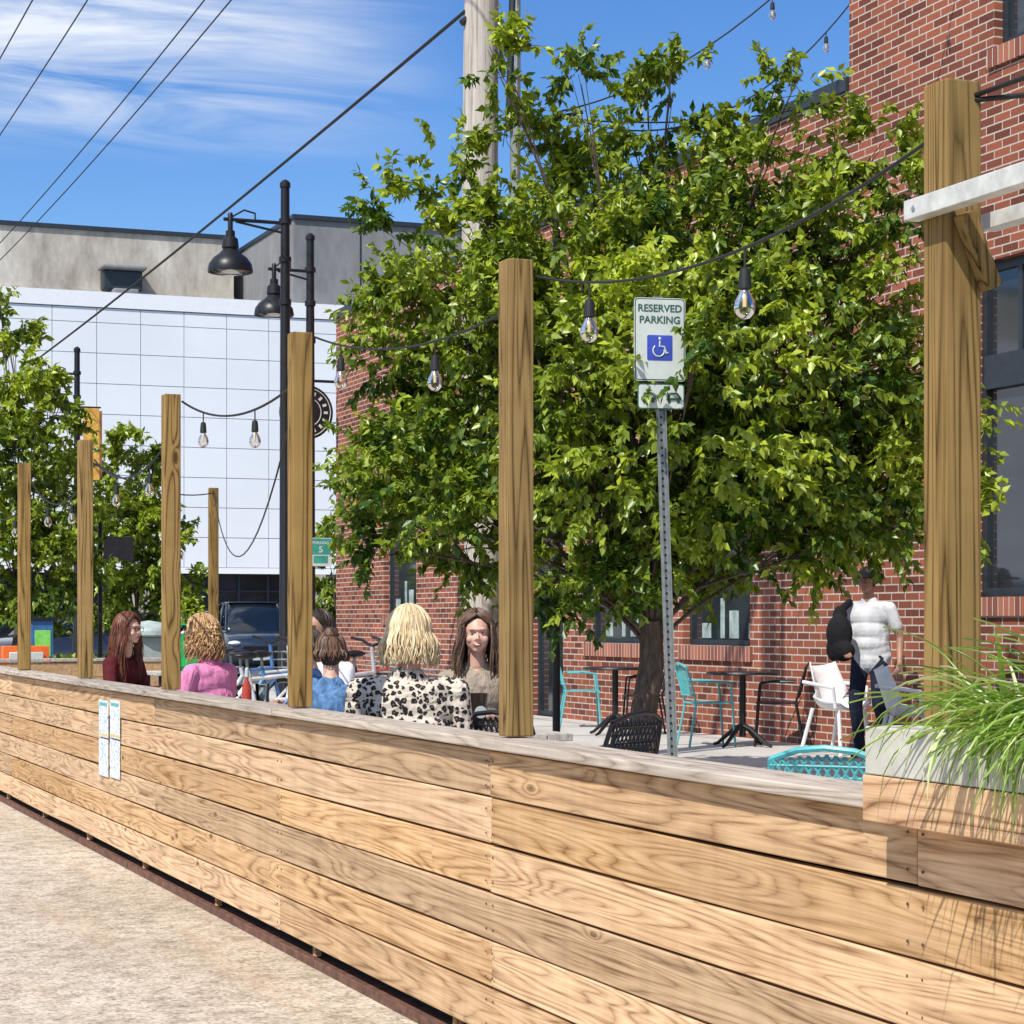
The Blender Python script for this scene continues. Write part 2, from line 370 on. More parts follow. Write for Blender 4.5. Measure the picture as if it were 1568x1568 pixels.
for k in range(-2,7):
    for i in range(6):
        for dz in (.035,.115):
            for dy in (-.03,.03):
                p=(2.4945,3.97+2.545*k+dy,zt-i*ph-dz); nails.lathe(p,[(.0,0),(.0038,.0005),(.0038,.003)],M['rust'],6,Matrix.Rotation(math.radians(90),4,'Y'))
nails.build('nail_heads',fence)
PT=[2.606,2.62,2.70,2.68,2.63,2.65,2.63]
PY=[3.97+2.545*k for k in range(7)]
for k in range(7):
    b=MB(); b.box((2.545,PY[k]-.0445,1.074),(2.634,PY[k]+.0445,PT[k]),M['post'],.35+.09*k%.6)
    b.build('wooden_post',smooth=False,bevel=.004)
b=MB(); b.box((5.2,21.5,DZ),(5.289,21.589,2.8),M['post']); b.build('wooden_post',smooth=False,bevel=.004)
def papr():
    m,n,l,p=nt('printed_notice'); tc=n.new('ShaderNodeTexCoord').outputs['Object']
    f=noise(n,l,mapping(n,l,tc,(1,45,70)),1,2); c=ramp(n,l,f,[(.36,(.25,.4,.62)),(.44,(.72,.77,.80)),(1,(.78,.80,.82))])
    l.new(c,p.inputs['Base Color']); return m
M['paper']=papr()
b=MB(); yel=simple('notice_yellow_band',(.75,.6,.25))
for y0,zo in ((12.52,0),(12.87,-.01)):
    for z0 in (.52,.755):
        b.box((2.4905,y0,z0+zo),(2.4935,y0+.29,z0+.225+zo),M['paper'])
    b.box((2.4890,y0,.765+zo),(2.4900,y0+.29,.778+zo),yel); b.box((2.4890,y0+.03,.945+zo),(2.4900,y0+.26,.963+zo),M['turq'])
b.build('paper_notice',smooth=False)
# ------------------------------------------------------------ planter with plant
pl=empty('planter_box',(2.45,3,1.0))
b=MB(); b.box((2.40,1.2,1.122),(2.418,4.015,1.224),M['concrete_planter']); b.box((2.418,3.997,1.122),(2.52,4.015,1.224),M['concrete_planter'])
b.box((2.50,1.2,1.122),(2.52,3.997,1.224),M['concrete_planter']); b.box((2.418,1.2,1.10),(2.50,3.997,1.20),simple('potting_soil',(.04,.028,.02),.95))
b.build('liner',pl,smooth=False,bevel=.003)
b=MB(); b.box((2.396,1.2,1.022),(2.493,4.019,1.120),M['plantwood'],.75); b.build('wood_ledge',pl,smooth=False,bevel=.003)
def grass(name,cx,cy,cz,n,spread,lmin,lmax,mat1,mat2):
    b=MB()
    for i in range(n):
        y=cy+random.uniform(-spread,spread); x=cx+random.uniform(-.04,.04)
        a=random.uniform(0,2*math.pi); L=random.uniform(lmin,lmax); el=random.uniform(.5,1.35); w=random.uniform(.004,.008)
        dr=Vector((math.cos(a),math.sin(a),0)); p=Vector((x,y,cz)); e=el; P=[p.copy()]
        sg=8; dro=random.uniform(.12,.42)
        for k in range(sg):
            p=p+(dr*math.cos(e)+Vector((0,0,1))*math.sin(e))*L/sg; P.append(p.copy()); e-=dro
            e=max(e,-1.45)
        sd=dr.cross(Vector((0,0,1))); vs=[];fs=[]
        for k,q in enumerate(P):
            ww=w*(1-(k/sg)**2*.95); vs+= [q-sd*ww+Vector((0,0,.002)),q-Vector((0,0,.001)),q+sd*ww+Vector((0,0,.002))]
        for k in range(sg): o=3*k; fs+=[(o,o+1,o+4,o+3),(o+1,o+2,o+5,o+4)]
        b.add(vs,fs,mat2 if random.random()<.15 else mat1)
    return b.build(name)
for cy in (3.42,3.1,2.75):
    grass('spider_grass_plant',2.46,cy+.03,1.20,460,.20,.16,.38,M['leafgrass'],M['leafwhite'])
aw=empty('awning_frame',(2.53,3,2.3))
b=MB(); b.box((2.505,.8,2.315),(2.543,4.03,2.358),M['white_steel']); b.box((2.68,.8,2.30),(2.72,4.0,2.335),M['white_steel'])
for y in (1.2,2.2,3.2): b.box((2.543,y,2.32),(2.68,y+.03,2.35),M['white_steel'])
b.lathe((2.503,3.99,2.335),[(0,0),(.008,0),(.008,.004)],M['galv'],8,Matrix.Rotation(math.radians(90),4,'Y'))
b.build('steel_beams',aw,smooth=False,bevel=.003)
b=MB(); Mx=Matrix.Translation((2.60,3.905,2.26))@Matrix.Rotation(math.radians(-24),4,'Y')
b.box((-.018,-.02,-.11),(.018,.018,.06),M['post'],.2,Mx); b.build('knee_brace',aw,smooth=False,bevel=.003)
b=MB(); b.tube([(2.62,3.93,2.565),(2.95,3.2,2.50)],.006,M['black']); b.tube([(2.62,3.93,2.575),(2.75,2.8,2.60)],.006,M['black']); b.build('tie_rods',aw)
# ------------------------------------------------------------ string lights
def bulbset(b,p,hang=.05,sc_=.84):
    p=Vector(p); b.tube([p,p-Vector((0,0,hang))],.004*sc_,M['cable'],6)
    q=p-Vector((0,0,hang)); b.lathe(q,[(.006*sc_,0),(.016*sc_,-.006*sc_),(.019*sc_,-.03*sc_),(.021*sc_,-.065*sc_),(.017*sc_,-.068*sc_)],M['cable'],12)
    q=q-Vector((0,0,.066*sc_)); b.lathe(q,[(.013*sc_,0),(.016*sc_,-.01*sc_),(.030*sc_,-.035*sc_),(.034*sc_,-.055*sc_),(.029*sc_,-.076*sc_),(.015*sc_,-.09*sc_),(0,-.093*sc_)],M['bulb'],14)
    b.tube([q-Vector((0,0,.005)),q-Vector((0,0,.055*sc_))],.007*sc_,M['fil'],6)
def sag(p0,p1,s,n=20):
    p0,p1=Vector(p0),Vector(p1); return [p0.lerp(p1,i/n)-Vector((0,0,4*s*(i/n)*(1-i/n))) for i in range(n+1)]
sl=empty('string_lights',(2.6,10,2.6))
b=MB()
zL=[0,2.50,2.54,2.53,2.45,2.45]; zR=[2.49,2.565,2.68,2.64,2.5,2.5,2.5]
sg=[.12,.10,.13,.2,.2,.2]
ts=[(.37,.81),(.36,.84),(.37,.80),(.3,.7),(.3,.7),(.3,.7)]
for k in range(6):
    a0=(2.56 if k==0 else 2.64,PY[k]+.05,zR[0] if k==0 else zL[k]); a1=(2.64,PY[k+1]-.05,zR[k+1])
    P=sag(a0,a1,sg[k]); b.tube(P,.0045 if k<2 else .006,M['cable'],6)
    for t in ts[k]:
        i=t*20; a=P[int(i)].lerp(P[int(i)+1],i-int(i)); bulbset(b,a,.05)
b.build('cable_and_bulbs',sl)
b=MB()
b.tube(sag((2.6,PY[2],2.55),(5.24,21.54,2.78),.75),.005,M['cable'],5); b.tube(sag((2.6,PY[4],2.5),(5.24,21.54,2.75),.1),.006,M['cable'],5); b.build('back_cable',sl)
XM,YM=survey(852,19.2)
b=MB(); zt2=1.45+(950-172)/(F/19.2); b.tube([(XM,YM,DZ),(XM,YM,zt2)],.035,M['black'],10); b.tube([(XM,YM,zt2-.05),(XM+.25,YM,zt2+.02)],.02,M['black'])
P=sag((XM,YM,zt2),(11.5,15.6,10.4),.9,24); b.tube(P,.008,M['cable'],5)
for t in (.3,.42,.55,.68,.8,.9): bulbset(b,P[int(t*24)],.04,1.0)
P=sag((XM,YM,zt2),(11.4,18.9,8.0),.7,24); b.tube(P,.008,M['cable'],5)
for t in (.3,.5,.7,.85): bulbset(b,P[int(t*24)],.04,1.0)
P=sag((XM,YM,zt2-.05),(11.4,20,6.9),.1,24); b.tube(P,.008,M['cable'],5)
b.build('festoon_mast')
# ------------------------------------------------------------ utility pole & wires
PX,PYY=6.48,17.1
up=empty('utility_pole',(PX,PYY,DZ))
b=MB(); b.tube([(PX+.02*math.sin(z),PYY,DZ+z) for z in (0,2,4,6,8,10.5)],[.165,.16,.155,.148,.14,.125],M['pole'],20); b.build('wood_shaft',up)
b=MB(); b.tube([(PX+.27,PYY-.1,DZ+2.5),(PX+.27,PYY-.1,9)],.045,M['galv'],10); b.tube([(PX+.2,PYY-.12,5.6),(PX+.32,PYY-.12,9.4)],.03,M['coping'],8)
b.box((PX-1.1,PYY-.06,9.0),(PX+1.1,PYY+.05,9.12),M['pole']); b.box((PX-2.3,PYY-.06,9.45),(PX+.5,PYY+.05,9.57),M['pole'])
b.build('conduit_and_crossarms',up)
b=MB()
for x,z in ((PX-.1,9.2),(PX-.4,9.2),(PX-1.45,9.65),(PX-2.1,9.65)):
    b.tube(sag((x,-15,z-.1),(x,PYY,z),.25,16),.010,M['cable'],5); b.tube(sag((x,PYY,z),(x,62,z),.5,24),.010,M['cable'],5)
b.tube(sag((PX-.15,PYY,6.60),(PX-.05,62,6.3),.25,24),.016,M['cable'],6)
b.tube([(PX-.18,PYY,6.5),(PX-.02,PYY,6.62)],.03,M['black'])
b.build('overhead_wires')
b=MB(); b.tube([(PX,62,0),(PX,62,10)],[.16,.12],M['pole'],12); b.build('utility_pole.001')
# ------------------------------------------------------------ street lamps
def lamp(x,y,armL=.66,s=1.0,top=6.6):
    e=empty('street_lamp',(x,y,DZ)); b=MB()
    b.tube([(x,y,DZ),(x,y,1.2),(x,y,1.25),(x,y,4),(x,y,top)],[.095,.085,.07,.062,.052],M['black'],14)
    b.lathe((x,y,DZ),[(.16,0),(.16,.08),(.11,.2),(.10,.5),(.085,.6)],M['black'],16)
    b.lathe((x,y,top),[(.065,-.05),(.065,0),(.04,.03),(0,.05)],M['black'],12)
    for z in (top-.9,top-.45,top-1.4): b.lathe((x,y,z),[(.055,-.04),(.075,-.03),(.075,.03),(.055,.04)],M['black'],12)
    b.build('pole',e); b=MB()
    za=top-.47
    b.tube([(x,y,za),(x-armL-.08,y,za)],.022,M['black'],8); b.tube([(x,y,za-.12),(x-armL*.9,y,za-.02)],.015,M['black'],8)
    b.tube([(x-armL*.55,y,za),(x-armL*.55,y,za+.09),(x-armL*.75,y,za+.12),(x-armL,y,za+.02)],.012,M['black'],6)
    c=(x-armL,y,za)
    b.lathe(c,[(.02,.08),(.03,.06),(.03,-.12),(.055,-.14),(.055,-.2),(.09,-.23),(.10,-.33),(.085,-.35),(.13,-.40),(.20,-.45),(.25,-.52),(.265,-.60),(.262,-.62),(.24,-.61),(.22,-.53),(.1,-.42)],M['black'],24)
    b.build('arm_and_shade',e); b=MB(); b.lathe((c[0],c[1],za-.60),[(0,-.05),(.1,-.045),(.18,-.02),(.235,.0)],M['bulb'],20); b.build('lens',e)
lamp(6.85,24.6); x2,y2=survey(475,28.9); lamp(x2,y2,.5); x3,y3=survey(118,40.5); lamp(x3,y3,.4,top=6.55)
# ------------------------------------------------------------ signs
def txt(s,M4,size,mat,parent,name='lettering',ext=.001):
    c=bpy.data.curves.new(name,'FONT'); c.body=s; c.size=size; c.align_x='CENTER'; c.align_y='CENTER'; c.extrude=ext; c.offset=size*.018
    o=bpy.data.objects.new(name,c); sc.collection.objects.link(o); c.materials.append(mat)
    o.parent=parent; o.matrix_local=Matrix.Translation(-Vector(parent.location))@M4; return o
SX,SY=6.04,12.67
sg_=empty('reserved_parking_sign',(SX,SY,DZ))
signw=simple('sign_white',(.56,.60,.56),.4,0,.08); signg=simple('sign_green_ink',(.03,.10,.07),.4); signb=simple('sign_blue',(.04,.07,.40),.4)
A=-math.radians(10)
SM=Matrix.Translation((SX,SY,3.275))@RZ(A)
b=MB()
def rrect(w,h,r,t,mat,M4,bb,n=5):
    o=[]
    for cx,cz,a0 in ((w/2-r,h/2-r,0),(-w/2+r,h/2-r,90),(-w/2+r,-h/2+r,180),(w/2-r,-h/2+r,270)):
        for i in range(n+1):
            a=math.radians(a0+90*i/n); o.append((cx+r*math.cos(a),cz+r*math.sin(a)))
    m=len(o); vs=[M4@Vector((x,-t,z)) for x,z in o]+[M4@Vector((x,0,z)) for x,z in o]
    fs=[tuple(range(m)),tuple(range(2*m-1,m-1,-1))]+[(i,i+m,(i+1)%m+m,(i+1)%m) for i in range(m)]
    bb.add(vs,fs,mat)
rrect(.345,.54,.025,.003,signw,SM,b); rrect(.335,.530,.02,.004,signg,SM,b); rrect(.322,.517,.018,.005,signw,SM,b)
rrect(.17,.165,.01,.0065,signb,SM@Matrix.Translation((.0,0,-.055)),b)
S2=Matrix.Translation((SX+.01,SY,2.905))@RZ(A)
rrect(.315,.165,.02,.003,signg,S2,b); rrect(.30,.15,.016,.004,signw,S2,b)
b.build('sign_plates',sg_)
TX=Matrix.Rotation(math.radians(90),4,'X')
txt('RESERVED',SM@Matrix.Translation((0,-.0065,.20))@TX,.066,signg,sg_); txt('PARKING',SM@Matrix.Translation((0,-.0065,.125))@TX,.066,signg,sg_)
b=MB()
def loc2(x,z,M4=SM@Matrix.Translation((0,0,-.055)),dy=-.0085): return M4@Vector((x,dy,z))
b.tube([loc2(.0,.045),loc2(-.002,.01),loc2(.03,.008),loc2(.043,-.035),loc2(.055,-.03)],.006,signw,6)
b.ell(loc2(0,.06),(.011,.004,.011),signw,8,6)
b.tube([loc2(-.008+.038*math.cos(a),-.018+.038*math.sin(a)) for a in np.linspace(math.radians(130),math.radians(370),16)],.005,signw,6)
def l2(x,z): return S2@Vector((x,-.0065,z))
for cx in (-.085,.085):
    b.tube([l2(cx-.045,-.01),l2(cx-.03,.02),l2(cx+.02,.022),l2(cx+.045,-.008)],.006,signg,6); b.tube([l2(cx-.05,-.015),l2(cx+.05,-.015)],.009,signg,6)
    for dx in (-.03,.03): b.ell(l2(cx+dx,-.032),(.012,.003,.012),signg,10,6)
b.tube([l2(-.03,-.01),l2(.02,.04),l2(.035,.005)],.004,signg,6)
b.build('pictograms',sg_)
b=MB(); B0=Vector((SX+.13,SY+.03,DZ)); B1=Vector((SX,SY+.02,3.56)); ax=(B1-B0).normalized()
Mp=Matrix.Translation(B0)@Vector((0,0,1)).rotation_difference(ax).to_matrix().to_4x4()
Lp=(B1-B0).length
b.box((-.03,0,0),(-.022,.03,Lp),M['galv'],None,Mp); b.box((.022,0,0),(.03,.03,Lp),M['galv'],None,Mp)
b.box((-.022,.022,0),(.022,.03,Lp),M['galv'],None,Mp)
for i in range(int(Lp/.05)): b.box((-.006,.018,i*.05),(.006,.0215,i*.05+.014),M['dark'],None,Mp)
b.build('perforated_post',sg_,smooth=False)
greeninfo=simple('info_green',(.04,.3,.22),.5)
gs=empty('green_parking_sign',(x2,y2-.1,2.4)); b=MB()
zc=1.45+(950-845)/(F/28.8); b.box((x2-.02,y2-.09,zc-.19),(x2+.27,y2-.07,zc+.19),signw); b.box((x2-.01,y2-.094,zc-.03),(x2+.26,y2-.091,zc+.18),greeninfo)
b.box((x2+.02,y2-.092,zc-.15),(x2+.22,y2-.0905,zc-.05),greeninfo); b.box((x2-.03,y2-.068,zc-.1),(x2+.1,y2-.0,zc+.1),M['black']); b.build('plate',gs,smooth=False)
txt('PARKING',Matrix.Translation((x2+.12,y2-.096,zc+.12))@TX,.055,signw,gs); txt('5',Matrix.Translation((x2+.12,y2-.096,zc+.03))@TX,.12,signw,gs)
yb=simple('yellow_banner',(.75,.42,.08),.6)
b=MB(); b.box((x3+.12,y3,3.0+1.1),(x3+.42,y3+.02,1.45+4.0),yb); b.box((x3+.03,y3,5.452),(x3+.45,y3+.02,5.48),M['black']); b.box((x3+.422,y3-.0,4.15),(x3+.47,y3+.02,5.4),simple('banner_edge',(.3,.12,.05))); b.build('street_banner',smooth=False)
ds=survey(182,36); b=MB(); b.box((ds[0]-.25,ds[1],2.45),(ds[0]+.25,ds[1]+.04,2.85),simple('dark_sign_face',(.06,.06,.065)),None); b.tube([(ds[0]-.3,ds[1]+.06,0),(ds[0]-.3,ds[1]+.06,3.1)],.04,M['black']); b.box((ds[0]-.32,ds[1]+.041,2.6),(ds[0]-.2,ds[1]+.06,2.66),M['black']); b.build('dark_street_sign',smooth=False)
# ------------------------------------------------------------ brick building
WX=11.0
bb=empty('brick_building',(WX,20,0))
def wall(b,y0,y1,z0,z1,ops,mat,x=WX,depth=.14):
    ys=sorted({y0,y1,*[o[0] for o in ops],*[o[1] for o in ops]}); zs=sorted({z0,z1,*[o[2] for o in ops],*[o[3] for o in ops]})
    for i in range(len(ys)-1):
        for j in range(len(zs)-1):
            cy=(ys[i]+ys[i+1])/2; cz=(zs[j]+zs[j+1])/2
            if any(o[0]<cy<o[1] and o[2]<cz<o[3] for o in ops): continue
            b.add([(x,ys[i],zs[j]),(x,ys[i],zs[j+1]),(x,ys[i+1],zs[j+1]),(x,ys[i+1],zs[j])],[(0,1,2,3)],mat)
    for a,c,d,e in ops:
        X=x+depth
        b.add([(x,a,d),(X,a,d),(X,a,e),(x,a,e)],[(0,1,2,3)],mat); b.add([(x,c,d),(x,c,e),(X,c,e),(X,c,d)],[(0,1,2,3)],mat)
        b.add([(x,a,e),(X,a,e),(X,c,e),(x,c,e)],[(0,1,2,3)],mat); b.add([(x,a,d),(x,c,d),(X,c,d),(X,a,d)],[(0,1,2,3)],M['coping'])
low=[(20.8,22.45,1.17,3.0),(26.0,27.1,DZ,2.7),(28.3,29.9,1.5,3.6),(31.9,33.5,1.55,3.55),(23.4,25.2,1.17,3.0)]
hi=[(12.4,16.52,1.66,4.65),(12.0,16.2,6.52,9.2),(6,10.5,1.66,4.65)]
b=MB(); wall(b,18.7,36.2,0,6.72,low,M['brick']); wall(b,2,18.7,0,12.5,hi,M['brick'])
b.add([(WX,36.2,0),(WX,36.2,6.72),(30,36.2,6.72),(30,36.2,0)],[(0,1,2,3)],M['brick'])
b.add([(WX,18.7,6.72),(WX,18.7,12.5),(30,18.7,12.5),(30,18.7,6.72)],[(0,1,2,3)],M['brick'])
b.add([(WX,2,0),(30,2,0),(30,2,12.5),(WX,2,12.5)],[(0,1,2,3)],M['brick'])
b.build('walls',bb,smooth=False)
b=MB(); b.box((WX+.2,18.72,6.3),(30,36,6.6),M['coping']); b.box((WX-.04,18.703,6.722),(WX+.3,36.26,6.86),M['coping']); b.box((WX+.3,36.0,6.722),(30,36.26,6.86),M['coping'])
b.box((WX-.03,2,12.502),(WX+.4,18.75,12.65),M['coping']); b.box((WX+.4,2,12.2),(30,18.6,12.4),M['coping'])
b.build('roof_and_coping',bb,smooth=False)
b=MB()
for a,c,d,e in low+hi:
    if d>.5: b.box((WX-.035,a-.06,d-.17),(WX+.1,c+.06,d-.003),M['soldier'])
b.build('sills',bb,smooth=False)
fr=MB(); gl=MB(); bottle=simple('window_bottle',(.30,.38,.36),.5,0,.4,6)
for a,c,d,e in low+hi:
    X=WX+.09; w=.06 if c-a<2 else .08
    gl.add([(X+.035,a,d),(X+.035,a,e),(X+.035,c,e),(X+.035,c,d)],[(0,1,2,3)],M['glass'])
    fr.box((X,a+.001,d+.001),(X+.05,a+w,e-.001),M['coping']); fr.box((X,c-w,d+.001),(X+.05,c-.001,e-.001),M['coping'])
    fr.box((X,a+w,d+.001),(X+.05,c-w,d+w),M['coping']); fr.box((X,a+w,e-w),(X+.05,c-w,e-.001),M['coping'])
    if c-a>3:
        if e<5:
            fr.box((X-.03,a+w,3.52),(X+.05,c-w,3.82),M['coping'])
            for y in (c-.62,c-1.9,c-3.1): fr.box((X,y,3.82),(X+.05,y+.06,e-w),M['coping'])
            for y in (c-1.55,c-3.0): fr.box((X,y,d+w),(X+.05,y+.06,3.52),M['coping'])
        else:
            for y in (c-1.3,c-2.6): fr.box((X,y,d+w),(X+.05,y+.06,e-w),M['coping'])
    elif d>.5:
        fr.box((X,a+w,(d+e)/2+.3),(X+.05,c-w,(d+e)/2+.35),M['coping'])
        for i in range(4):
            yy=a+w+.1+i*(c-a-.3)/4; gl.box((X+.030,yy,d+w+.02),(X+.034,yy+.10+.12*(i%2),d+.25+.14*((i*7)%3)),bottle)  # pale blocks against the glass stand for bottles
fr.build('window_frames',bb,smooth=False); gl.build('windows',bb,smooth=False)
rs=empty('round_hanging_sign',(10.4,36,5.05)); b=MB()
Rx=Matrix.Rotation(math.radians(90),4,'X')
b.lathe((10.4,36,5.05),[(0,-.06),(.44,-.06),(.47,-.05),(.47,.05),(.44,.06),(0,.06)],M['black'],36,Rx)
b.tube([(11,36,5.6),(10.2,36,5.6)],.025,M['black']); b.tube([(10.4,36,5.6),(10.4,36,5.5)],.015,M['black']); b.build('disc_and_bracket',rs)
b=MB()
for R in (.42,.25): b.tube([(10.4+R*math.cos(a),35.935,5.05+R*math.sin(a)) for a in np.linspace(0,2*math.pi,40)],.008,signw,5)
for i in range(16):
    a=2*math.pi*i/16; b.box((-.022,-.004,-.035),(.022,.0,.035),signw,None,Matrix.Translation((10.4+.335*math.cos(a),35.937,5.05+.335*math.sin(a)))@Matrix.Rotation(-a+math.pi/2,4,'Y'))
b.ell((10.4,35.935,5.05),(.13,.006,.16),signw,12,8); b.build('emblem',rs)
# ------------------------------------------------------------ white panel building
wb=empty('white_panel_building',(5,70,0)); YW=70
b=MB(); b.box((-45,YW+.12,3.2),(40,YW+18,12.0),M['backgrey'])
x=-45+.7
while x<35:
    for i in range(9):
        z=3.2+.99*i; ztp=min(z+.99,11.6)
        if ztp-z<.2: continue
        b.box((x+.010,YW,z+.010),(x+1.427,YW+.119,ztp-.010),M['panel'])
    x+=1.437
b.build('panel_facade',wb,smooth=False)
b=MB(); b.box((-45,YW-.05,11.62),(40,YW+.3,12.12),M['panel_trim']); b.box((-45,YW-.02,3.0),(40,YW+.119,3.195),M['panel_trim']); b.build('parapet',wb,smooth=False)
b=MB(); b.box((-45,77,12.0),(19.5,95,15.35),M['concrete']); b.box((-45,76.9,15.352),(19.5,95,15.5),M['coping']); b.box((-45,76.93,13.1),(19.5,76.998,13.25),M['concrete'])
b.box((19.95,70.6,12.13),(45,90,15.05),M['conc_gray']); b.box((19.9,70.5,15.052),(45,90,15.2),M['coping'])
for xx in (22.3,24.6): b.box((xx,70.58,12.13),(xx+.05,70.599,15.05),M['coping'])
b.build('concrete_upper_storey',wb,smooth=False)
b=MB(); b.box((14.6,76.3,13.2),(16.0,76.9,13.9),M['coping']); b.box((14.5,76.0,13.9),(16.1,76.9,14.05),M['conc_gray']); b.box((14.9,75.9,12.9),(15.8,76.89,13.195),M['conc_gray']); b.build('roof_vent',wb,smooth=False,bevel=.05)
b=MB()
for xx in range(-44,40,6): b.box((xx+4.3,YW-.02,0),(xx+4.9,YW+.5,2.995),M['concrete'])
b.box((-45,YW+.6,0),(40,YW+.8,3.0),M['glass'])
for xx in range(-44,40,1): b.box((xx,YW+.5,0),(xx+.07,YW+.598,3.0),M['coping'])
for z in (.6,1.2,1.8,2.4): b.box((-45,YW+.54,z),(40,YW+.596,z+.05),M['coping'])
b.build('ground_floor',wb,smooth=False)
b=MB(); b.box((-60,66,-.02),(60,70,.14),M['sidewalk']); b.build('far_sidewalk',smooth=False)
# ------------------------------------------------------------ trees
def leafmesh(name,tw,parent,nl,lsize,seed=0,mat=None,droop=.55):
    r=np.random.default_rng(seed); tw=np.array(tw); T=np.repeat(tw,nl,axis=0); n=len(T)
    t=np.tile(np.linspace(.05,1,nl),len(tw))
    B=T[:,0:3]+T[:,3:6]*(T[:,6]*t)[:,None]
    B[:,2]-=.18*T[:,6]*t**2
    rd=r.normal(size=(n,3)); rd/=np.linalg.norm(rd,axis=1)[:,None]
    D=T[:,3:6]*.45+rd*.75+np.array([0,0,-droop]); D/=np.linalg.norm(D,axis=1)[:,None]
    up=r.normal(size=(n,3))*.6+np.array([-.25,-.2,.9]); S=np.cross(D,up); S/=np.linalg.norm(S,axis=1)[:,None]
    Nn=np.cross(S,D); L=(lsize*r.uniform(.6,1.3,n))[:,None]; W=L*.27
    v0=B; v1=B+D*L*.42+S*W+Nn*L*.07; v2=B+D*L-Nn*L*.06; v3=B+D*L*.42-S*W+Nn*L*.07
    V=np.stack([v0,v1,v2,v3],axis=1).reshape(-1,3)
    i=np.arange(n)*4
    Fa=np.concatenate([np.stack([i,i+1,i+2],1),np.stack([i,i+2,i+3],1)])
    me=bpy.data.meshes.new(name); me.vertices.add(len(V)); me.vertices.foreach_set('co',V.ravel())
    me.loops.add(Fa.size); me.loops.foreach_set('vertex_index',Fa.ravel().astype(np.int32))
    me.polygons.add(len(Fa)); me.polygons.foreach_set('loop_start',np.arange(0,Fa.size,3,dtype=np.int32))
    me.update(calc_edges=True); me.materials.append(mat or M['leaf'])
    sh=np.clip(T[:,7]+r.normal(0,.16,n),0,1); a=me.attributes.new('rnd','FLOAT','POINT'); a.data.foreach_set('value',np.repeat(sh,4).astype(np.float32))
    o=bpy.data.objects.new(name,me); sc.collection.objects.link(o); o.parent=parent; o.location=-Vector(parent.location); return o
def tree(x,y,lobes,trunk_r,fork_z,density,nl,lsize,seed,tl=(.16,.40),z0=DZ,name='tree'):
    random.seed(seed); e=empty(name,(x,y,z0)); tw=[]; b=MB()
    base=Vector((x,y,z0)); fork=Vector((x+.06,y,fork_z))
    b.tube([base-Vector((0,0,.05)),base+Vector((.01,0,.1)),base.lerp(fork,.4)+Vector((-.04,0,0)),base.lerp(fork,.75)+Vector((.03,.02,0)),fork],[trunk_r*1.35,trunk_r*1.1,trunk_r,trunk_r*.9,trunk_r*.8],M['bark'],14)
    for (dx,z,R,dd) in lobes:
        c=Vector((x+dx*CO+dd*SI, y-dx*SI+dd*CO, z))
        h=c-fork; st=fork+Vector((0,0,random.uniform(-.25,.3)))
        mid=fork+Vector((h.x*.35,h.y*.35,max(.2,h.z*.6)))+Vector((random.uniform(-.1,.1),random.uniform(-.1,.1),0))
        P=[]
        for i in range(9):
            t=i/8*.97; P.append(st*(1-t)**2+mid*2*t*(1-t)+c*t*t)
        r0=trunk_r*min(.34,.10+R*.25); b.tube(P,[r0*(1-t/8.4)+.002 for t in range(9)],M['bark'],6)
        for _ in range(3):
            d=Vector((random.gauss(0,1),random.gauss(0,1),random.gauss(.4,1))).normalized(); q=c+d*R*.8
            b.tube([P[6],(P[6]+q)/2+Vector((0,0,.05)),q],[r0*.3+.003,r0*.2+.002,.002],M['bark'],5)
        n=max(5,int(density*(R**2.1)+(14 if R<.3 else 8))); ls=random.uniform(.18,.66)
        subs=[]
        for _ in range(max(2,int(14*R*R/.5))):
            d=Vector((random.gauss(0,1),random.gauss(0,1),random.gauss(.1,1))).normalized(); subs.append((d*R*random.uniform(.4,1.1)**.5,random.uniform(-.2,.25)))
        for _ in range(n):
            if random.random()<.66:
                s_,off=random.choice(subs); p=c+s_+Vector((random.gauss(0,1),random.gauss(0,1),random.gauss(0,.8)))*R*.15; d=(p-c).normalized() if (p-c).length>1e-3 else Vector((0,0,1))
            else:
                off=0; d=Vector((random.gauss(0,1),random.gauss(0,1),random.gauss(0,1))).normalized(); p=c+d*R*random.uniform(.2,1)**.45
            td=(d*.8+Vector((random.gauss(0,.45),random.gauss(0,.45),.35+random.gauss(0,.4)))).normalized()
            L=random.uniform(*tl)*(1 if R>.3 else .85)
            tw.append((*p,*td,L,ls+off+.2*d.z+random.gauss(0,.1)))  # tone rises with upward direction: sunlit lobe tops painted into the leaves
            if random.random()<.12: b.tube([p-td*.1,p+td*L*.5,p+td*L-Vector((0,0,.15*L))],[.004,.003,.002],M['bark'],3,False)
    b.build('trunk_and_limbs',e); leafmesh('foliage',tw,e,nl,lsize,seed); return e,len(tw)
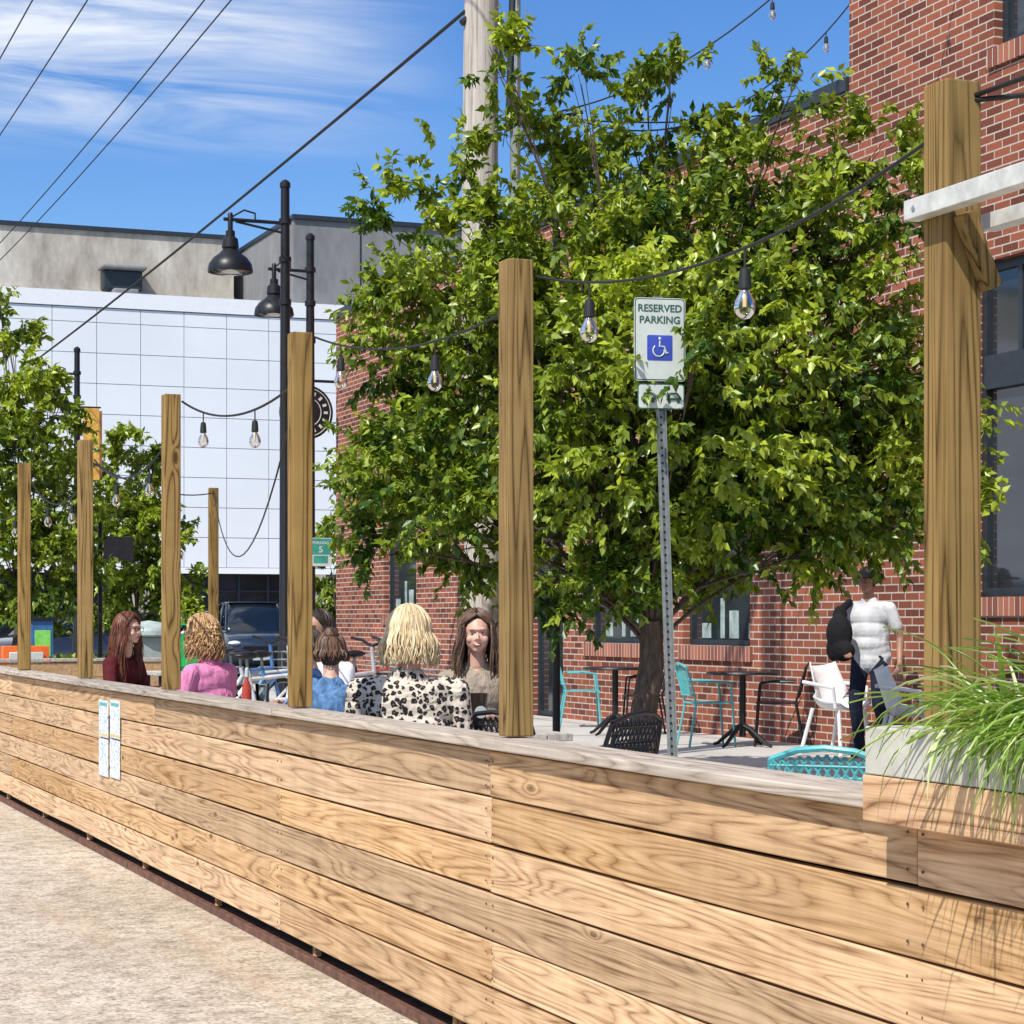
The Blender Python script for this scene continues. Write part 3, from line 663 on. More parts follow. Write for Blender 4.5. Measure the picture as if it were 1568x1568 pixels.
L0=[(-.12,3.16,1.25),(-1.0,3.35,.8),(-1.5,3.8,.5),(-1.68,2.55,.5),(-1.39,2.15,.48),(-1.95,3.5,.28),(1.05,3.35,.88),(1.42,2.55,.62),(.8,2.38,.64),(-.17,2.1,.56),(1.2,4.25,.52),(.37,4.3,.62),(-.66,4.3,.54),(-1.2,4.3,.32),
(-.45,5.1,.22),(.05,5.25,.24),(1.05,5.3,.2),(-1.12,5.5,.18),(-1.44,4.95,.16),(-1.78,4.4,.22),(1.73,3.95,.36),(1.73,4.9,.2),(2.25,2.96,.36),(2.4,2.2,.16),(1.75,2.12,.24),(-1.95,2.0,.2),(.4,5.05,.2),(.75,4.85,.2),(-.95,5.1,.16),(-.8,1.78,.35),(-.3,1.62,.3),(-2.0,2.9,.25),(.2,5.45,.12),(-.5,5.45,.11),(1.35,4.95,.2),(1.25,1.98,.2),(.12,1.78,.22),(1.85,4.5,.24),(1.95,3.5,.32),(1.92,2.62,.3),(-.1,4.9,.2),(.5,1.95,.22)]
lob=[]
for dx,z,R in L0:
    if R>=.45:
        lob+=[(dx,z,R,0),(dx+R*.15,z-.1*R,R*.8,-R*.65),(dx-R*.1,z,R*.75,R*.7)]
    else: lob.append((dx,z,R,random.uniform(-.45,.45)))
lob+=[(.24,3.24,.05,-2.15)]
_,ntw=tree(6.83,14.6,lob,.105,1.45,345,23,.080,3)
tx,ty=survey(25,34)
LT=[(0,3.6,1.1),(-.5,4.6,.7),(.4,4.4,.75),(-.1,5.4,.5),(-.05,6.1,.3),(.8,3.2,.7),(.7,2.3,.6),(-.9,3,.8),(0,2.3,.8),(-.9,2,.6),(-.2,6.45,.15),(.75,5.1,.25),(.2,1.7,.5)]
tree(tx,ty,[(a,z,r,random.uniform(-.4,.4)) for a,z,r in LT],.12,1.6,200,20,.125,5)
tx,ty=survey(205,42)
LT=[(0,2.9,.8),(.5,3.1,.55),(-.5,3.4,.6),(-.1,4.2,.5),(0,4.9,.25),(.75,2.2,.5),(-.6,2.2,.7),(.2,1.9,.6),(-.5,4.5,.25),(1.05,1.6,.35),(.5,4.6,.2)]
tree(tx,ty,[(a,z,r,random.uniform(-.4,.4)) for a,z,r in LT],.12,1.5,250,20,.14,6)
tx,ty=survey(512,46)
tree(tx,ty,[(a,z,r,0) for a,z,r in [(0,2.6,.6),(.1,3.4,.4),(.0,1.9,.5)]],.1,1.3,90,20,.16,8)
random.seed(11)
tx,ty=survey(100,37); sh=empty('ornamental_grass_bed',(tx,ty,0)); tw=[]
for i in range(240):
    tw.append((tx+random.uniform(-.6,.8),ty+random.uniform(-.4,.4),.1+random.uniform(0,.35),random.gauss(0,.3),random.gauss(0,.3),1,.4,random.random()))
leafmesh('blades',tw,sh,14,.14,4,droop=-.6)
# ------------------------------------------------------------ people
def cap_geo(p0,r0,p1,r1,seg=12,h=4):
    p0,p1=Vector(p0),Vector(p1); t=(p1-p0); L=t.length; t=t/L if L>1e-6 else Vector((0,0,1))
    u=t.orthogonal().normalized(); w=t.cross(u); vs=[];fs=[]; rings=[]
    for i in range(h+1):
        a=math.pi/2*(1-i/h); rings.append((p0-t*r0*math.sin(a),r0*math.cos(a)))
    for i in range(h+1):
        a=math.pi/2*(i/h); rings.append((p1+t*r1*math.sin(a),r1*math.cos(a)))
    for c,r in rings:
        r=max(r,1e-4)
        for k in range(seg):
            an=2*math.pi*k/seg; vs.append(c+(u*math.cos(an)+w*math.sin(an))*r)
    n=len(rings)
    for i in range(n-1):
        for k in range(seg):
            a=i*seg+k;b_=i*seg+(k+1)%seg; fs.append((a,b_,b_+seg,a+seg))
    fs.append(tuple(range(seg-1,-1,-1))); fs.append(tuple((n-1)*seg+k for k in range(seg))); return vs,fs
def fuse(name,parts,vox,mats,parent,M4,smooth_it=3):
    v=[];f=[]
    for p in parts:
        if p[0]=='c': a,b_=cap_geo(p[1],p[2],p[3],p[4])
        else:
            mb=MB(); mb.ell(p[1],p[2],M['dark'],16,10); a,b_=mb.v,mb.f
        o=len(v); v+= [tuple(q) for q in a]; f+=[tuple(i+o for i in q) for q in b_]
    me=bpy.data.meshes.new('tmp'); me.from_pydata(v,[],f); ob=bpy.data.objects.new('tmp',me); sc.collection.objects.link(ob)
    r=ob.modifiers.new('r','REMESH'); r.mode='VOXEL'; r.voxel_size=vox
    s=ob.modifiers.new('s','SMOOTH'); s.factor=.5; s.iterations=smooth_it
    dg=bpy.context.evaluated_depsgraph_get(); dg.update(); m2=bpy.data.meshes.new_from_object(ob.evaluated_get(dg)); bpy.data.objects.remove(ob)
    m2.name=name; m2.materials.clear()
    for m in mats: m2.materials.append(m)
    n=len(m2.polygons); C=np.empty(n*3); m2.polygons.foreach_get('center',C); C=C.reshape(-1,3)
    best=np.full(n,1e9); idx=np.zeros(n,dtype=np.int32)
    for p in parts:
        if p[0]=='c':
            a=np.array(p[1],float);c=np.array(p[3],float);ab=c-a; L2=max(ab@ab,1e-9); t=np.clip(((C-a)@ab)/L2,0,1)
            d=np.linalg.norm(C-(a+t[:,None]*ab),axis=1)-(p[2]+(p[4]-p[2])*t); k=p[5]
        else:
            q=np.array(p[2]); d=(np.linalg.norm((C-np.array(p[1]))/q,axis=1)-1)*q.min(); k=p[3]
        w=d<best; best[w]=d[w]; idx[w]=k
    m2.polygons.foreach_set('material_index',idx); m2.polygons.foreach_set('use_smooth',[True]*n); m2.transform(M4)
    o=bpy.data.objects.new(name,m2); sc.collection.objects.link(o); o.parent=parent; o.location=-Vector(parent.location); return o
def hand(parts,w,d,side,k,curl=.5,sc_=1.0):
    w=Vector(w); d=Vector(d).normalized(); s=Vector(side); s=(s-d*s.dot(d)).normalized(); nrm=d.cross(s)
    if nrm.z>0: nrm=-nrm
    for i,(o,L) in enumerate(((.030,.070),(.011,.078),(-.009,.072),(-.028,.056))):
        kn=w+d*.085+s*o; parts.append(('c',w+s*o*.5,.015,kn,.0125,k))
        m=kn+(d*math.cos(curl)+nrm*math.sin(curl))*L*.5; t=m+(d*math.cos(curl*2)+nrm*math.sin(curl*2))*L*.5
        parts.append(('c',kn,.0095,m,.009,k)); parts.append(('c',m,.009,t,.0075,k))
    b0=w+d*.03+s*.022; m=b0+(d*.6+s*.7+nrm*.2).normalized()*.04; t=m+(d*.9+s*.25+nrm*.2).normalized()*.032
    parts.append(('c',b0,.014,m,.011,k)); parts.append(('c',m,.011,t,.009,k))
def head(parent,M4,skin,hair,style,glasses=False,smile=False):
    P=[('e',(0,-.012,.025),(.074,.092,.086),0),('e',(0,.022,-.030),(.062,.066,.068),0),('e',(0,.054,-.078),(.028,.022,.020),0),
       ('c',(0,.088,.008),.006,(0,.099,-.018),.009,0),('e',(.010,.089,-.023),(.008,.010,.006),0),('e',(-.010,.089,-.023),(.008,.010,.006),0),
       ('e',(0,.070,.030),(.048,.017,.012),0),('e',(.036,.060,-.024),(.024,.021,.022),0),('e',(-.036,.060,-.024),(.024,.021,.022),0),
       ('e',(.078,-.008,-.005),(.009,.02,.032),0),('e',(-.078,-.008,-.005),(.009,.02,.032),0),
       ('e',(0,.082,-.049),(.024,.009,.005),1),('e',(0,.080,-.057),(.020,.010,.006),1),('c',(0,-.025,-.06),.050,(0,-.035,-.17),.052,0)]
    if hair: P+=[('e',(0,-.022,.034),(.080,.092,.088),2),('e',(0,-.045,.0),(.074,.065,.085),2)]
    fuse('head',P,.0045,[M[skin],M['lips'],M[hair or skin]],parent,M4,4)
    b=MB()
    for sx in (-1,1):
        b.ell(pt(M4,sx*.029,.0655,.006),(.0120,.0125,.0070),M['eyew'],10,8); b.ell(pt(M4,sx*.029,.0752,.006),(.0050,.0045,.0050),M['eyed'],8,6)
        b.tube([pt(M4,sx*.014,.086,.026),pt(M4,sx*.032,.084,.030),pt(M4,sx*.046,.073,.025)],[.0015,.0022,.0012],M[hair or 'darkhair'],6)
        b.tube([pt(M4,sx*.018,.077,.010),pt(M4,sx*.029,.079,.0135),pt(M4,sx*.041,.072,.010)],.0012,M['eyed'],5)
    if smile: b.ell(pt(M4,0,.0885,-.0530),(.016,.005,.0036),M['teeth'],10,6)
    if glasses:
        for sx in (-1,1):
            b.tube([pt(M4,sx*.032+.024*math.cos(a),.094,.006+.019*math.sin(a)) for a in np.linspace(0,2*math.pi,17)],.002,M['eyed'],5)
            b.tube([pt(M4,sx*.056,.092,.012),pt(M4,sx*.078,.0,.008)],.002,M['eyed'],5)
        b.tube([pt(M4,-.009,.094,.01),pt(M4,.009,.094,.01)],.002,M['eyed'],5)
    b.build('eyes_and_brows',parent)
    if style:
        b=MB(); n=style.get('n',230); Lh=style['len']; curl=style.get('curl',0); rr=style.get('r',.0055); vol=style.get('vol',1.0); lay=style.get('layer',.6); flare=style.get('flare',.0)
        for i in range(n):
            a=random.uniform(-math.pi,math.pi); s0=random.uniform(.05,.95)
            tgt=a+random.gauss(0,.12)
            if abs(a)<1.05: tgt=math.copysign(1.22+random.uniform(0,.35),a if a else 1)
            pts=[];rad=[]; n1,n2=6,9; lift=random.uniform(1.0,1.16)*vol
            z_end=-Lh*random.uniform(lay,1.08); phx=random.uniform(0,6.28); wav=style.get('wave',.006); fl=random.gauss(0,.012)+flare
            for k in range(n1+n2+1):
                if k<=n1:
                    el=math.pi/2*(1-(k/n1)*1.05)*(s0*.5+.5); aa=a+(tgt-a)*(k/n1)
                    q=Vector((math.sin(aa)*math.cos(el)*.080,math.cos(aa)*math.cos(el)*.094,math.sin(el)*.093))*lift+Vector((0,-.018,.03)); last=q; hd=Vector((math.sin(aa),math.cos(aa),0))
                else:
                    t=(k-n1)/n2; q=Vector((last.x,last.y*(1-.1*t)-.012*t,last.z+(z_end-last.z)*t))+hd*(fl*t+.012*math.sin(t*3.1))
                q=q+Vector((math.sin(phx+k*.7),math.cos(phx*2+k*.6),0))*wav*(k/(n1+n2))
                if curl: q+=Vector((math.cos(phx+k*1.5),math.sin(phx+k*1.7),math.sin(phx+k*1.1)*.5))*curl*(.3+.7*k/(n1+n2))
                pts.append(pt(M4,*q)); rad.append(rr*(1-.75*(k/(n1+n2))**2))
            b.tube(pts,rad,M[hair],5)
        if style.get('bun'):
            c=Vector(style['bun'])
            for i in range(70):
                a=random.uniform(0,6.28); e1=random.uniform(-1,1); P=[]
                for k in range(7):
                    an=a+k*.5; P.append(pt(M4,*(c+Vector((math.cos(an)*.036*math.cos(e1),math.sin(an)*.03*math.cos(e1),math.sin(e1)*.034))*1.05)))
                b.tube(P,.0065,M[hair],5)
        b.build('hair',parent)
def person(name,x,y,yaw,top,bottom,skin,hair,style=None,sleeve='long',arms=None,seated=True,lean=.03,headyaw=0,headtilt=0,sc_=1.0,z0=DZ,shape=1.0,glasses=False,smile=False,legs=None,belly=0,tilt=0,hem=False):
    e=empty(name,(x,y,z0)); M4=TR(x,y,z0,math.radians(yaw))@Matrix.Rotation(math.radians(tilt),4,'Y')@Matrix.Scale(sc_,4)
    P=[]; hz=.55 if seated else .95; w=shape
    def lz(z): return lean*(z-hz)/.5
    T=0;B=1;S=2;K=3
    P+=[('e',(0,-.02,hz),(.165*w,.125,.11),T if hem else B),('e',(0,lz(hz+.1)-.01,hz+.12),(.15*w,.115+belly,.12),T),('e',(0,lz(hz+.25),hz+.24),(.15*w,.11+belly*.6,.14),T),
        ('e',(0,lz(hz+.37),hz+.37),(.165*w,.115,.14),T),('e',(.08*w,lz(hz+.4)-.01,hz+.43),(.10,.085,.075),T),('e',(-.08*w,lz(hz+.4)-.01,hz+.43),(.10,.085,.075),T),
        ('c',(-.135*w,lz(hz+.46),hz+.455),.052,(.135*w,lz(hz+.46),hz+.455),.052,T),('c',(.03,lz(hz+.5)-.015,hz+.50),.055,(-.03,lz(hz+.5)-.015,hz+.50),.055,T),
        ('c',(0,lz(hz+.5)-.01,hz+.50),.050,(0,lz(hz+.6)+.005,hz+.60),.046,S)]
    if hem: P+=[('e',(0,-.012,hz-.03),(.150*w,.13,.14),T),('e',(0,-.01,hz+.06),(.155*w,.13,.16),T),('e',(0,0,hz+.2),(.155*w,.13,.18),T)]
    if seated:
        lg=legs or [((.09,.0,.53),(.13,.42,.53),(.13,.40,.10)),((-.09,.0,.53),(-.13,.42,.53),(-.13,.40,.10))]
    else:
        lg=legs or [((.09,0,.93),(.10,.10,.51),(.10,.0,.10)),((-.09,0,.93),(-.10,.02,.51),(-.10,-.22,.12))]
    for h,k,a in lg:
        P+=[('c',h,.092,k,.068,B),('c',k,.066,a,.052,B),('c',(a[0],a[1]-.03,a[2]-.055),.034,(a[0],a[1]+.15,a[2]-.068),.028,K)]
    arms=arms or [((.22,.10,hz+.22),(.12,.32,hz+.24)),((-.22,.10,hz+.22),(-.12,.32,hz+.24))]
    for sx,(el,wr) in zip((1,-1),arms):
        sh=Vector((.165*w*sx,lz(hz+.45),hz+.44)); el=Vector(el);wr=Vector(wr)
        if sleeve=='long': P+=[('c',sh,.060,el,.049,T),('c',el,.048,wr,.034,T)]
        else:
            m=sh.lerp(el,.62); P+=[('c',sh,.062,m,.060,T),('c',m,.042,el,.038,S),('c',el,.038,wr,.026,S)]
        d=(wr-el).normalized(); wr2=wr+d*.012; P.append(('c',wr-d*.02,.024,wr2,.023,S)); hand(P,wr2,d,(-sx,0,.3),S,.55)
    mats=[M[top],M[bottom],M[skin],M['blackcloth']]
    fuse('body',P,.0075,mats,e,M4,6)
    HM=M4@Matrix.Translation((0,lz(hz+.66)+.03,hz+.695))@RZ(math.radians(headyaw))@Matrix.Rotation(math.radians(headtilt),4,'X')
    head(e,HM,skin,hair,style,glasses,smile); return e,M4,HM
random.seed(21)
def at(u,s): return survey(u,F/s)
x,y=at(624,335); person('blonde_woman_in_leopard_coat',x,y,-24,'leopard','blackcloth','skin','blonde',dict(len=.135,n=700,vol=1.14,r=.0046,layer=.72,flare=.020,wave=.010),shape=1.42,sc_=.97,headyaw=10,headtilt=-4,
   arms=[((.272,.05,.70),(.18,.30,.74)),((-.272,.05,.70),(-.18,.30,.74))],belly=.035)
x,y=at(730,288); person('smiling_woman_with_long_hair',x,y,160,'taupe','denim','skin','brown',dict(len=.34,n=380,vol=1.03,layer=.6,flare=.015,wave=.016),headyaw=2,headtilt=-3,smile=True,sc_=.97,
   arms=[((.23,.10,.74),(.10,.32,.80)),((-.23,.10,.74),(-.08,.34,.80))])
x,y=at(180,207); person('auburn_haired_woman',x,y,-138,'maroon','denim','skin','redhair',dict(len=.38,n=380,vol=1.06,layer=.6,flare=.02,wave=.015),glasses=True,headyaw=0,sc_=.97,lean=.06)
x,y=at(341,236); person('curly_haired_woman_in_pink',x,y,38,'pink','denim','skin','curlyblonde',dict(len=.17,n=420,curl=.02,vol=1.14,r=.0055,layer=.5,flare=.02),sleeve='short',shape=1.25,lean=.12,sc_=.95,
   arms=[((.25,.16,.74),(.16,.40,.76)),((-.25,.18,.74),(-.18,.44,.76))])
x,y=at(507,285); person('woman_with_hair_bun',x,y,-16,'denim','navy','skin','brown',dict(len=.05,n=200,vol=1.0,layer=.3,bun=(0,-.07,.12)),sc_=.885,lean=.08,shape=1.15)
x,y=at(502,246); person('dark_haired_man_in_white_shirt',x,y,120,'whiteshirt','navy','skin2','darkhair',dict(len=.03,n=180,vol=.98),sc_=.98,shape=1.2,lean=.05)
x,y=at(494,256); person('person_in_denim_jacket',x,y,72,'denim','denim','skin','darkhair',dict(len=.05,n=180,vol=.97),sc_=.90,shape=1.1,lean=.07,
   arms=[((.22,.30,.76),(.12,.56,.74)),((-.22,.26,.78),(-.12,.54,.78))])
x,y=at(1332,165); e,M4,HM=person('standing_man_in_grey_tshirt',x,y,125,'grayshirt','navy','skin2','darkhair',dict(len=.03,n=120,vol=.98),sleeve='short',seated=False,shape=1.28,belly=.03,hem=True,
   arms=[((.27,.12,1.12),(.13,.30,1.03)),((-.29,-.03,1.12),(-.33,.08,.88))],headtilt=-4,sc_=1.0)
b=MB()
R3h=HM.to_3x3(); b.ell(pt(HM,0,-.02,.05),(.088,.1,.075),M['blackcloth'],16,10,R3h); b.ell(pt(HM,0,.10,.045),(.065,.07,.012),M['blackcloth'],14,8,R3h); b.build('baseball_cap',e)
fuse('folded_black_jacket',[('e',(.17,.30,1.16),(.13,.09,.18),0),('e',(.12,.33,1.00),(.12,.08,.10),0),('e',(.20,.22,1.32),(.07,.07,.10),0),('c',(.20,.18,1.38),.04,(.16,.1,1.45),.035,0),('e',(.22,.30,1.02),(.08,.06,.12),0)],.012,[M['blackcloth']],e,M4,3)
# ------------------------------------------------------------ tables / benches
def picnic(cx,cy,lx=.75,ly=1.5,ang=0):
    e=empty('picnic_table',(cx,cy,DZ)); M4=TR(cx,cy,DZ,ang); b=MB()
    n=6
    for i in range(n):
        x0=-lx/2+i*lx/n; b.box((x0+.003,-ly/2,.71),(x0+lx/n-.003,ly/2,.745),M['deckwood'],None,M4)
    for sy in (-ly/2+.2,ly/2-.24):
        b.box((-lx/2+.05,sy,.66),(lx/2-.05,sy+.04,.708),M['black'],None,M4)
        for sx in (-1,1): b.tube([pt(M4,sx*lx*.42,sy+.02,0),pt(M4,sx*lx*.3,sy+.02,.66)],.02,M['black'])
    b.build('table',e,smooth=False,bevel=.003)
def stool(x,y):
    b=MB()
    b.box((x-.2,y-.18,DZ+.38),(x+.2,y+.18,DZ+.42),M['deckwood'])
    for sx in(-1,1):
        for sy in (-1,1): b.tube([(x+sx*.18,y+sy*.16,DZ),(x+sx*.15,y+sy*.13,DZ+.38)],.014,M['black'])
    b.build('wooden_stool',smooth=False,bevel=.004)
picnic(3.62,9.75,.8,.75,0); picnic(3.75,11.75,.75,1.0); picnic(3.25,15.1,.8,1.0)
for u,s in ((624,335),(730,288),(180,207),(341,236),(507,285),(502,246),(494,256)):
    x,y=at(u,s); stool(x,y)
def pint(x,y,z,mat,h=.15):
    b=MB(); b.lathe((x,y,z),[(.0,.0),(.03,0),(.033,.01),(.043,h),(.040,h),(.030,.012),(0,.012)],mat,18)
    b.lathe((x,y,z),[(0,h-.02),(.0385,h-.02),(.0385,h-.004),(0,h-.004)],simple('beer_foam',(.75,.68,.55))); return b
x,y=at(733,318); b=pint(x,y,DZ+.76,M['eyed'],.17); b.lathe((x-.005,y-.006,DZ+.84),[(.0,0),(.03,.0),(.03,.003),(0,.003)],signw,14,Matrix.Rotation(math.radians(90),4,'X')@Matrix.Translation((0,0,.033))); b.build('pint_glass_of_stout')
x,y=at(402,262); b=pint(x,y,DZ+.76,M['bulb'],.15); b.build('water_glass')
x,y=at(378,255); b=MB(); b.lathe((x,y,DZ+.76),[(0,0),(.03,0),(.03,.12),(.012,.16),(.012,.18),(0,.18)],simple('red_bottle',(.5,.06,.03),.3),14); b.lathe((x,y,DZ+.94),[(.013,0),(.012,.05),(0,.06)],signw,10); b.build('sauce_bottle')
# ------------------------------------------------------------ chairs & cafe tables
def cafe_chair(x,y,yaw,mat,style='slat',name='metal_cafe_chair'):
    M4=TR(x,y,DZ,math.radians(yaw)); e=empty(name,(x,y,DZ)); b=MB(); p=lambda *a:pt(M4,*a)
    b.box((-.21,-.20,.435),(.21,.21,.45),mat,None,M4)
    for sx in (-1,1):
        b.tube([p(sx*.21,.22,0),p(sx*.20,.19,.44),p(sx*.22,.17,.64),p(sx*.24,.05,.66),p(sx*.24,-.18,.66)],.012,mat,7)
        b.tube([p(sx*.23,-.27,0),p(sx*.20,-.19,.44),p(sx*.22,-.25,.66),p(sx*.20,-.29,.80)],.012,mat,7)
    b.tube([p(-.20,-.29,.80),p(-.1,-.315,.835),p(0,-.325,.845),p(.1,-.315,.835),p(.20,-.29,.80)],.012,mat,7)
    b.tube([p(-.2,-.2,.44),p(.2,-.2,.44)],.011,mat,6); b.tube([p(-.2,.19,.44),p(.2,.19,.44)],.011,mat,6)
    b.tube([p(-.2,-.23,.52),p(.2,-.23,.52)],.009,mat,6)
    if style=='slat':
        for i in range(7):
            xx=-.15+i*.05; b.tube([p(xx,-.225,.52),p(xx,-.31+abs(xx)*.12,.83-abs(xx)*.12)],.007,mat,5)
    else:
        for i in range(13):
            xx=-.19+i*.0317
            b.tube([p(xx,-.225,.50),p(min(.2,xx+.09),-.27,.65),p(xx,-.30,.82-abs(xx)*.1)],.0055,mat,5); b.tube([p(xx,-.225,.50),p(max(-.2,xx-.09),-.27,.65),p(xx,-.30,.82-abs(xx)*.1)],.0055,mat,5)
        for i in range(7): b.tube([p(-.2,-.23-.011*i,.54+.04*i),p(.2,-.23-.011*i,.54+.04*i)],.005,mat,5)
    b.build('frame',e)
def shell_chair(x,y,yaw):
    M4=TR(x,y,DZ,math.radians(yaw)); e=empty('white_plastic_chair',(x,y,DZ)); b=MB(); vs=[];fs=[]; nu,nv=13,10
    for j in range(nv+1):
        t=j/nv
        for i in range(nu+1):
            a=(i/nu-.5)*2
            if t<.45: yy=.22-t/.45*.38; z=.44-.02*math.sin(t/.45*3.1); xw=.23
            else: k=(t-.45)/.55; yy=-.16-.13*k; z=.44+.40*k; xw=.24-.05*k
            vs.append(pt(M4,a*xw,yy+abs(a)**2*.10*(t>.4),z+abs(a)**3*.13*(1-abs(t-.45)*1.2)))
    for j in range(nv):
        for i in range(nu): o=j*(nu+1)+i; fs.append((o,o+1,o+nu+2,o+nu+1))
    b.add(vs,fs,M['whitepl'])
    for sx in (-1,1):
        b.tube([pt(M4,sx*.22,.22,0),pt(M4,sx*.19,.17,.43)],.02,M['whitepl']); b.tube([pt(M4,sx*.23,-.27,0),pt(M4,sx*.19,-.15,.44)],.02,M['whitepl'])
        b.tube([pt(M4,sx*.24,.17,.45),pt(M4,sx*.25,.15,.64),pt(M4,sx*.25,-.05,.67),pt(M4,sx*.21,-.25,.69)],.018,M['whitepl'])
    o=b.build('shell_and_legs',e); s=o.modifiers.new('s','SOLIDIFY'); s.thickness=.008
def cafe_table(x,y,h=.76):
    e=empty('black_cafe_table',(x,y,DZ)); b=MB(); b.lathe((x,y,DZ+h-.03),[(0,0),(.36,0),(.37,.012),(.36,.028),(0,.03)],M['black'],28)
    b.tube([(x,y,DZ+.1),(x,y,DZ+h-.03)],.035,M['black'],10)
    for k in range(4):
        a=k*math.pi/2+.5; c,s=math.cos(a),math.sin(a); b.tube([(x,y,DZ+.22),(x+.1*c,y+.1*s,DZ+.18),(x+.3*c,y+.3*s,DZ+.03),(x+.35*c,y+.35*s,DZ+.015)],[.03,.025,.018,.015],M['black'],8)
    b.build('top_and_base',e)
for u,s,yaw,mt,st in ((890,128,-110,'turq','slat'),(1085,150,-100,'turq','slat'),(1190,150,60,'black','mesh'),(985,137,70,'black','mesh'),(818,315,-60,'black','mesh'),(900,318,30,'black','mesh'),(1300,432,-45,'turq','mesh')):
    x,y=at(u,s); cafe_chair(x,y,yaw,M[mt],st)
for u,s in ((942,137),(1137,151)): x,y=at(u,s); cafe_table(x,y)
for u,s,yaw in ((1283,160,200),(1388,172,-115)): x,y=at(u,s); shell_chair(x,y,yaw)
# ------------------------------------------------------------ vehicles
def car(name,x,y,yaw,col,H=1.45,W=1.82,L=4.6,suv=False):
    e=empty(name,(x,y,0)); M4=TR(x,y,0,math.radians(yaw)); paint=simple(name+'_paint',col,.25,.2,.05,2,0); paint.node_tree.nodes['Principled BSDF'].inputs['Coat Weight'].default_value=.8
    def loft(secs,mat):
        b=MB(); vs=[];n=12
        for (yy,w,zb,zt_) in secs:
            ring=[(-w*.94,zb),(-w,zb+(zt_-zb)*.3),(-w*.99,zb+(zt_-zb)*.75),(-w*.92,zt_-.02),(-w*.6,zt_+.02),(0,zt_+.03),(w*.6,zt_+.02),(w*.92,zt_-.02),(w*.99,zb+(zt_-zb)*.75),(w,zb+(zt_-zb)*.3),(w*.94,zb),(0,zb-.01)]
            vs+=[pt(M4,a,yy,c) for a,c in ring]
        fs=[]
        for i in range(len(secs)-1):
            for k in range(n): a=i*n+k;c=i*n+(k+1)%n; fs.append((a,c,c+n,a+n))
        fs.append(tuple(range(n-1,-1,-1))); fs.append(tuple((len(secs)-1)*n+k for k in range(n))); b.add(vs,fs,mat); return b
    w=W/2; hb=H*.62 if suv else H*.60
    bd=loft([(-L/2,w*.8,.45,hb*.85),(-L/2+.12,w*.95,.3,hb*.98),(-L*.3,w,.25,hb),(0,w,.25,hb),(L*.25,w,.25,hb*.98),(L*.42,w*.96,.27,hb*.88),(L/2-.05,w*.88,.32,hb*.75),(L/2,w*.8,.4,hb*.6)],paint)
    bd.build('body',e,ang=50)
    r0=-L*.42 if suv else -L*.33
    cb=loft([(r0-.1,w*.80,hb-.05,hb+.03),(r0+.22,w*.76,hb-.05,H-.08),(r0+.9,w*.74,hb-.05,H),(.35,w*.74,hb-.05,H-.02),(L*.16,w*.76,hb-.05,H-.25),(L*.27,w*.82,hb-.05,hb+.02)],M['carglass']); cb.build('glasshouse',e,ang=50)
    rf=MB(); rf.box((-w*.66,r0+.3,H-.01),(w*.66,.45,H+.025),paint,None,M4)
    for sx in (-1,1):
        for yy,y2_ in ((.42,L*.25),(-.35,-.35),(r0+.5,r0-.02)): rf.tube([pt(M4,sx*w*.72,yy,H-.03),pt(M4,sx*w*.83,y2_,hb+.01)],.035,paint,6)
        rf.ell(pt(M4,sx*(w+.08),L*.17,hb+.06),(.1,.06,.07),paint,10,8)
    rf.build('roof_and_pillars',e,smooth=True,bevel=.02)
    wh=MB(); RW=RZ(math.radians(yaw))@Matrix.Rotation(math.radians(90),4,'Y')
    for sx in (-1,1):
        for yy in (L*.31,-L*.30):
            c=pt(M4,sx*(w-.1),yy,.34); wh.lathe(c,[(0,-.1),(.24,-.1),(.34,-.08),(.345,0),(.34,.08),(.24,.11),(0,.09)],M['rubber'],22,RW)
            wh.lathe(c,[(0,-.115),(.2,-.112),(.21,.112),(0,.115)],M['galv'],16,RW)
    wh.build('wheels',e)
    lt=MB(); lm=simple(name+'_lamp',(.75,.78,.8),.1)
    for sx in (-1,1): lt.ell(pt(M4,sx*w*.72,L/2-.07,hb*.72),(.17,.12,.07),lm,12,8,M4.to_3x3()); lt.ell(pt(M4,sx*w*.78,-L/2+.05,hb*.8),(.1,.08,.14),simple('tail_lamp',(.4,.02,.02),.2),10,8,M4.to_3x3())
    lt.box((-w*.5,L/2-.04,.5),(w*.5,L/2+.015,hb*.66),M['black'],None,M4); lt.box((-.24,L/2+.017,.42),(.24,L/2+.025,.52),signw,None,M4); lt.build('lights_and_grille',e)
for u,d,yaw,col,H,suv,nm in ((385,58,172,(.02,.035,.06),1.92,True,'dark_suv'),(508,60,175,(.03,.05,.09),1.85,True,'parked_car'),(300,64,100,(.6,.61,.62),1.7,False,'parked_car'),(108,52,120,(.05,.055,.07),1.75,True,'parked_car'),(20,60,95,(.7,.7,.7),1.6,False,'parked_car')):
    x,y=survey(u,d); car(nm,x,y,yaw,col,H,1.95 if suv else 1.82,4.7,suv)
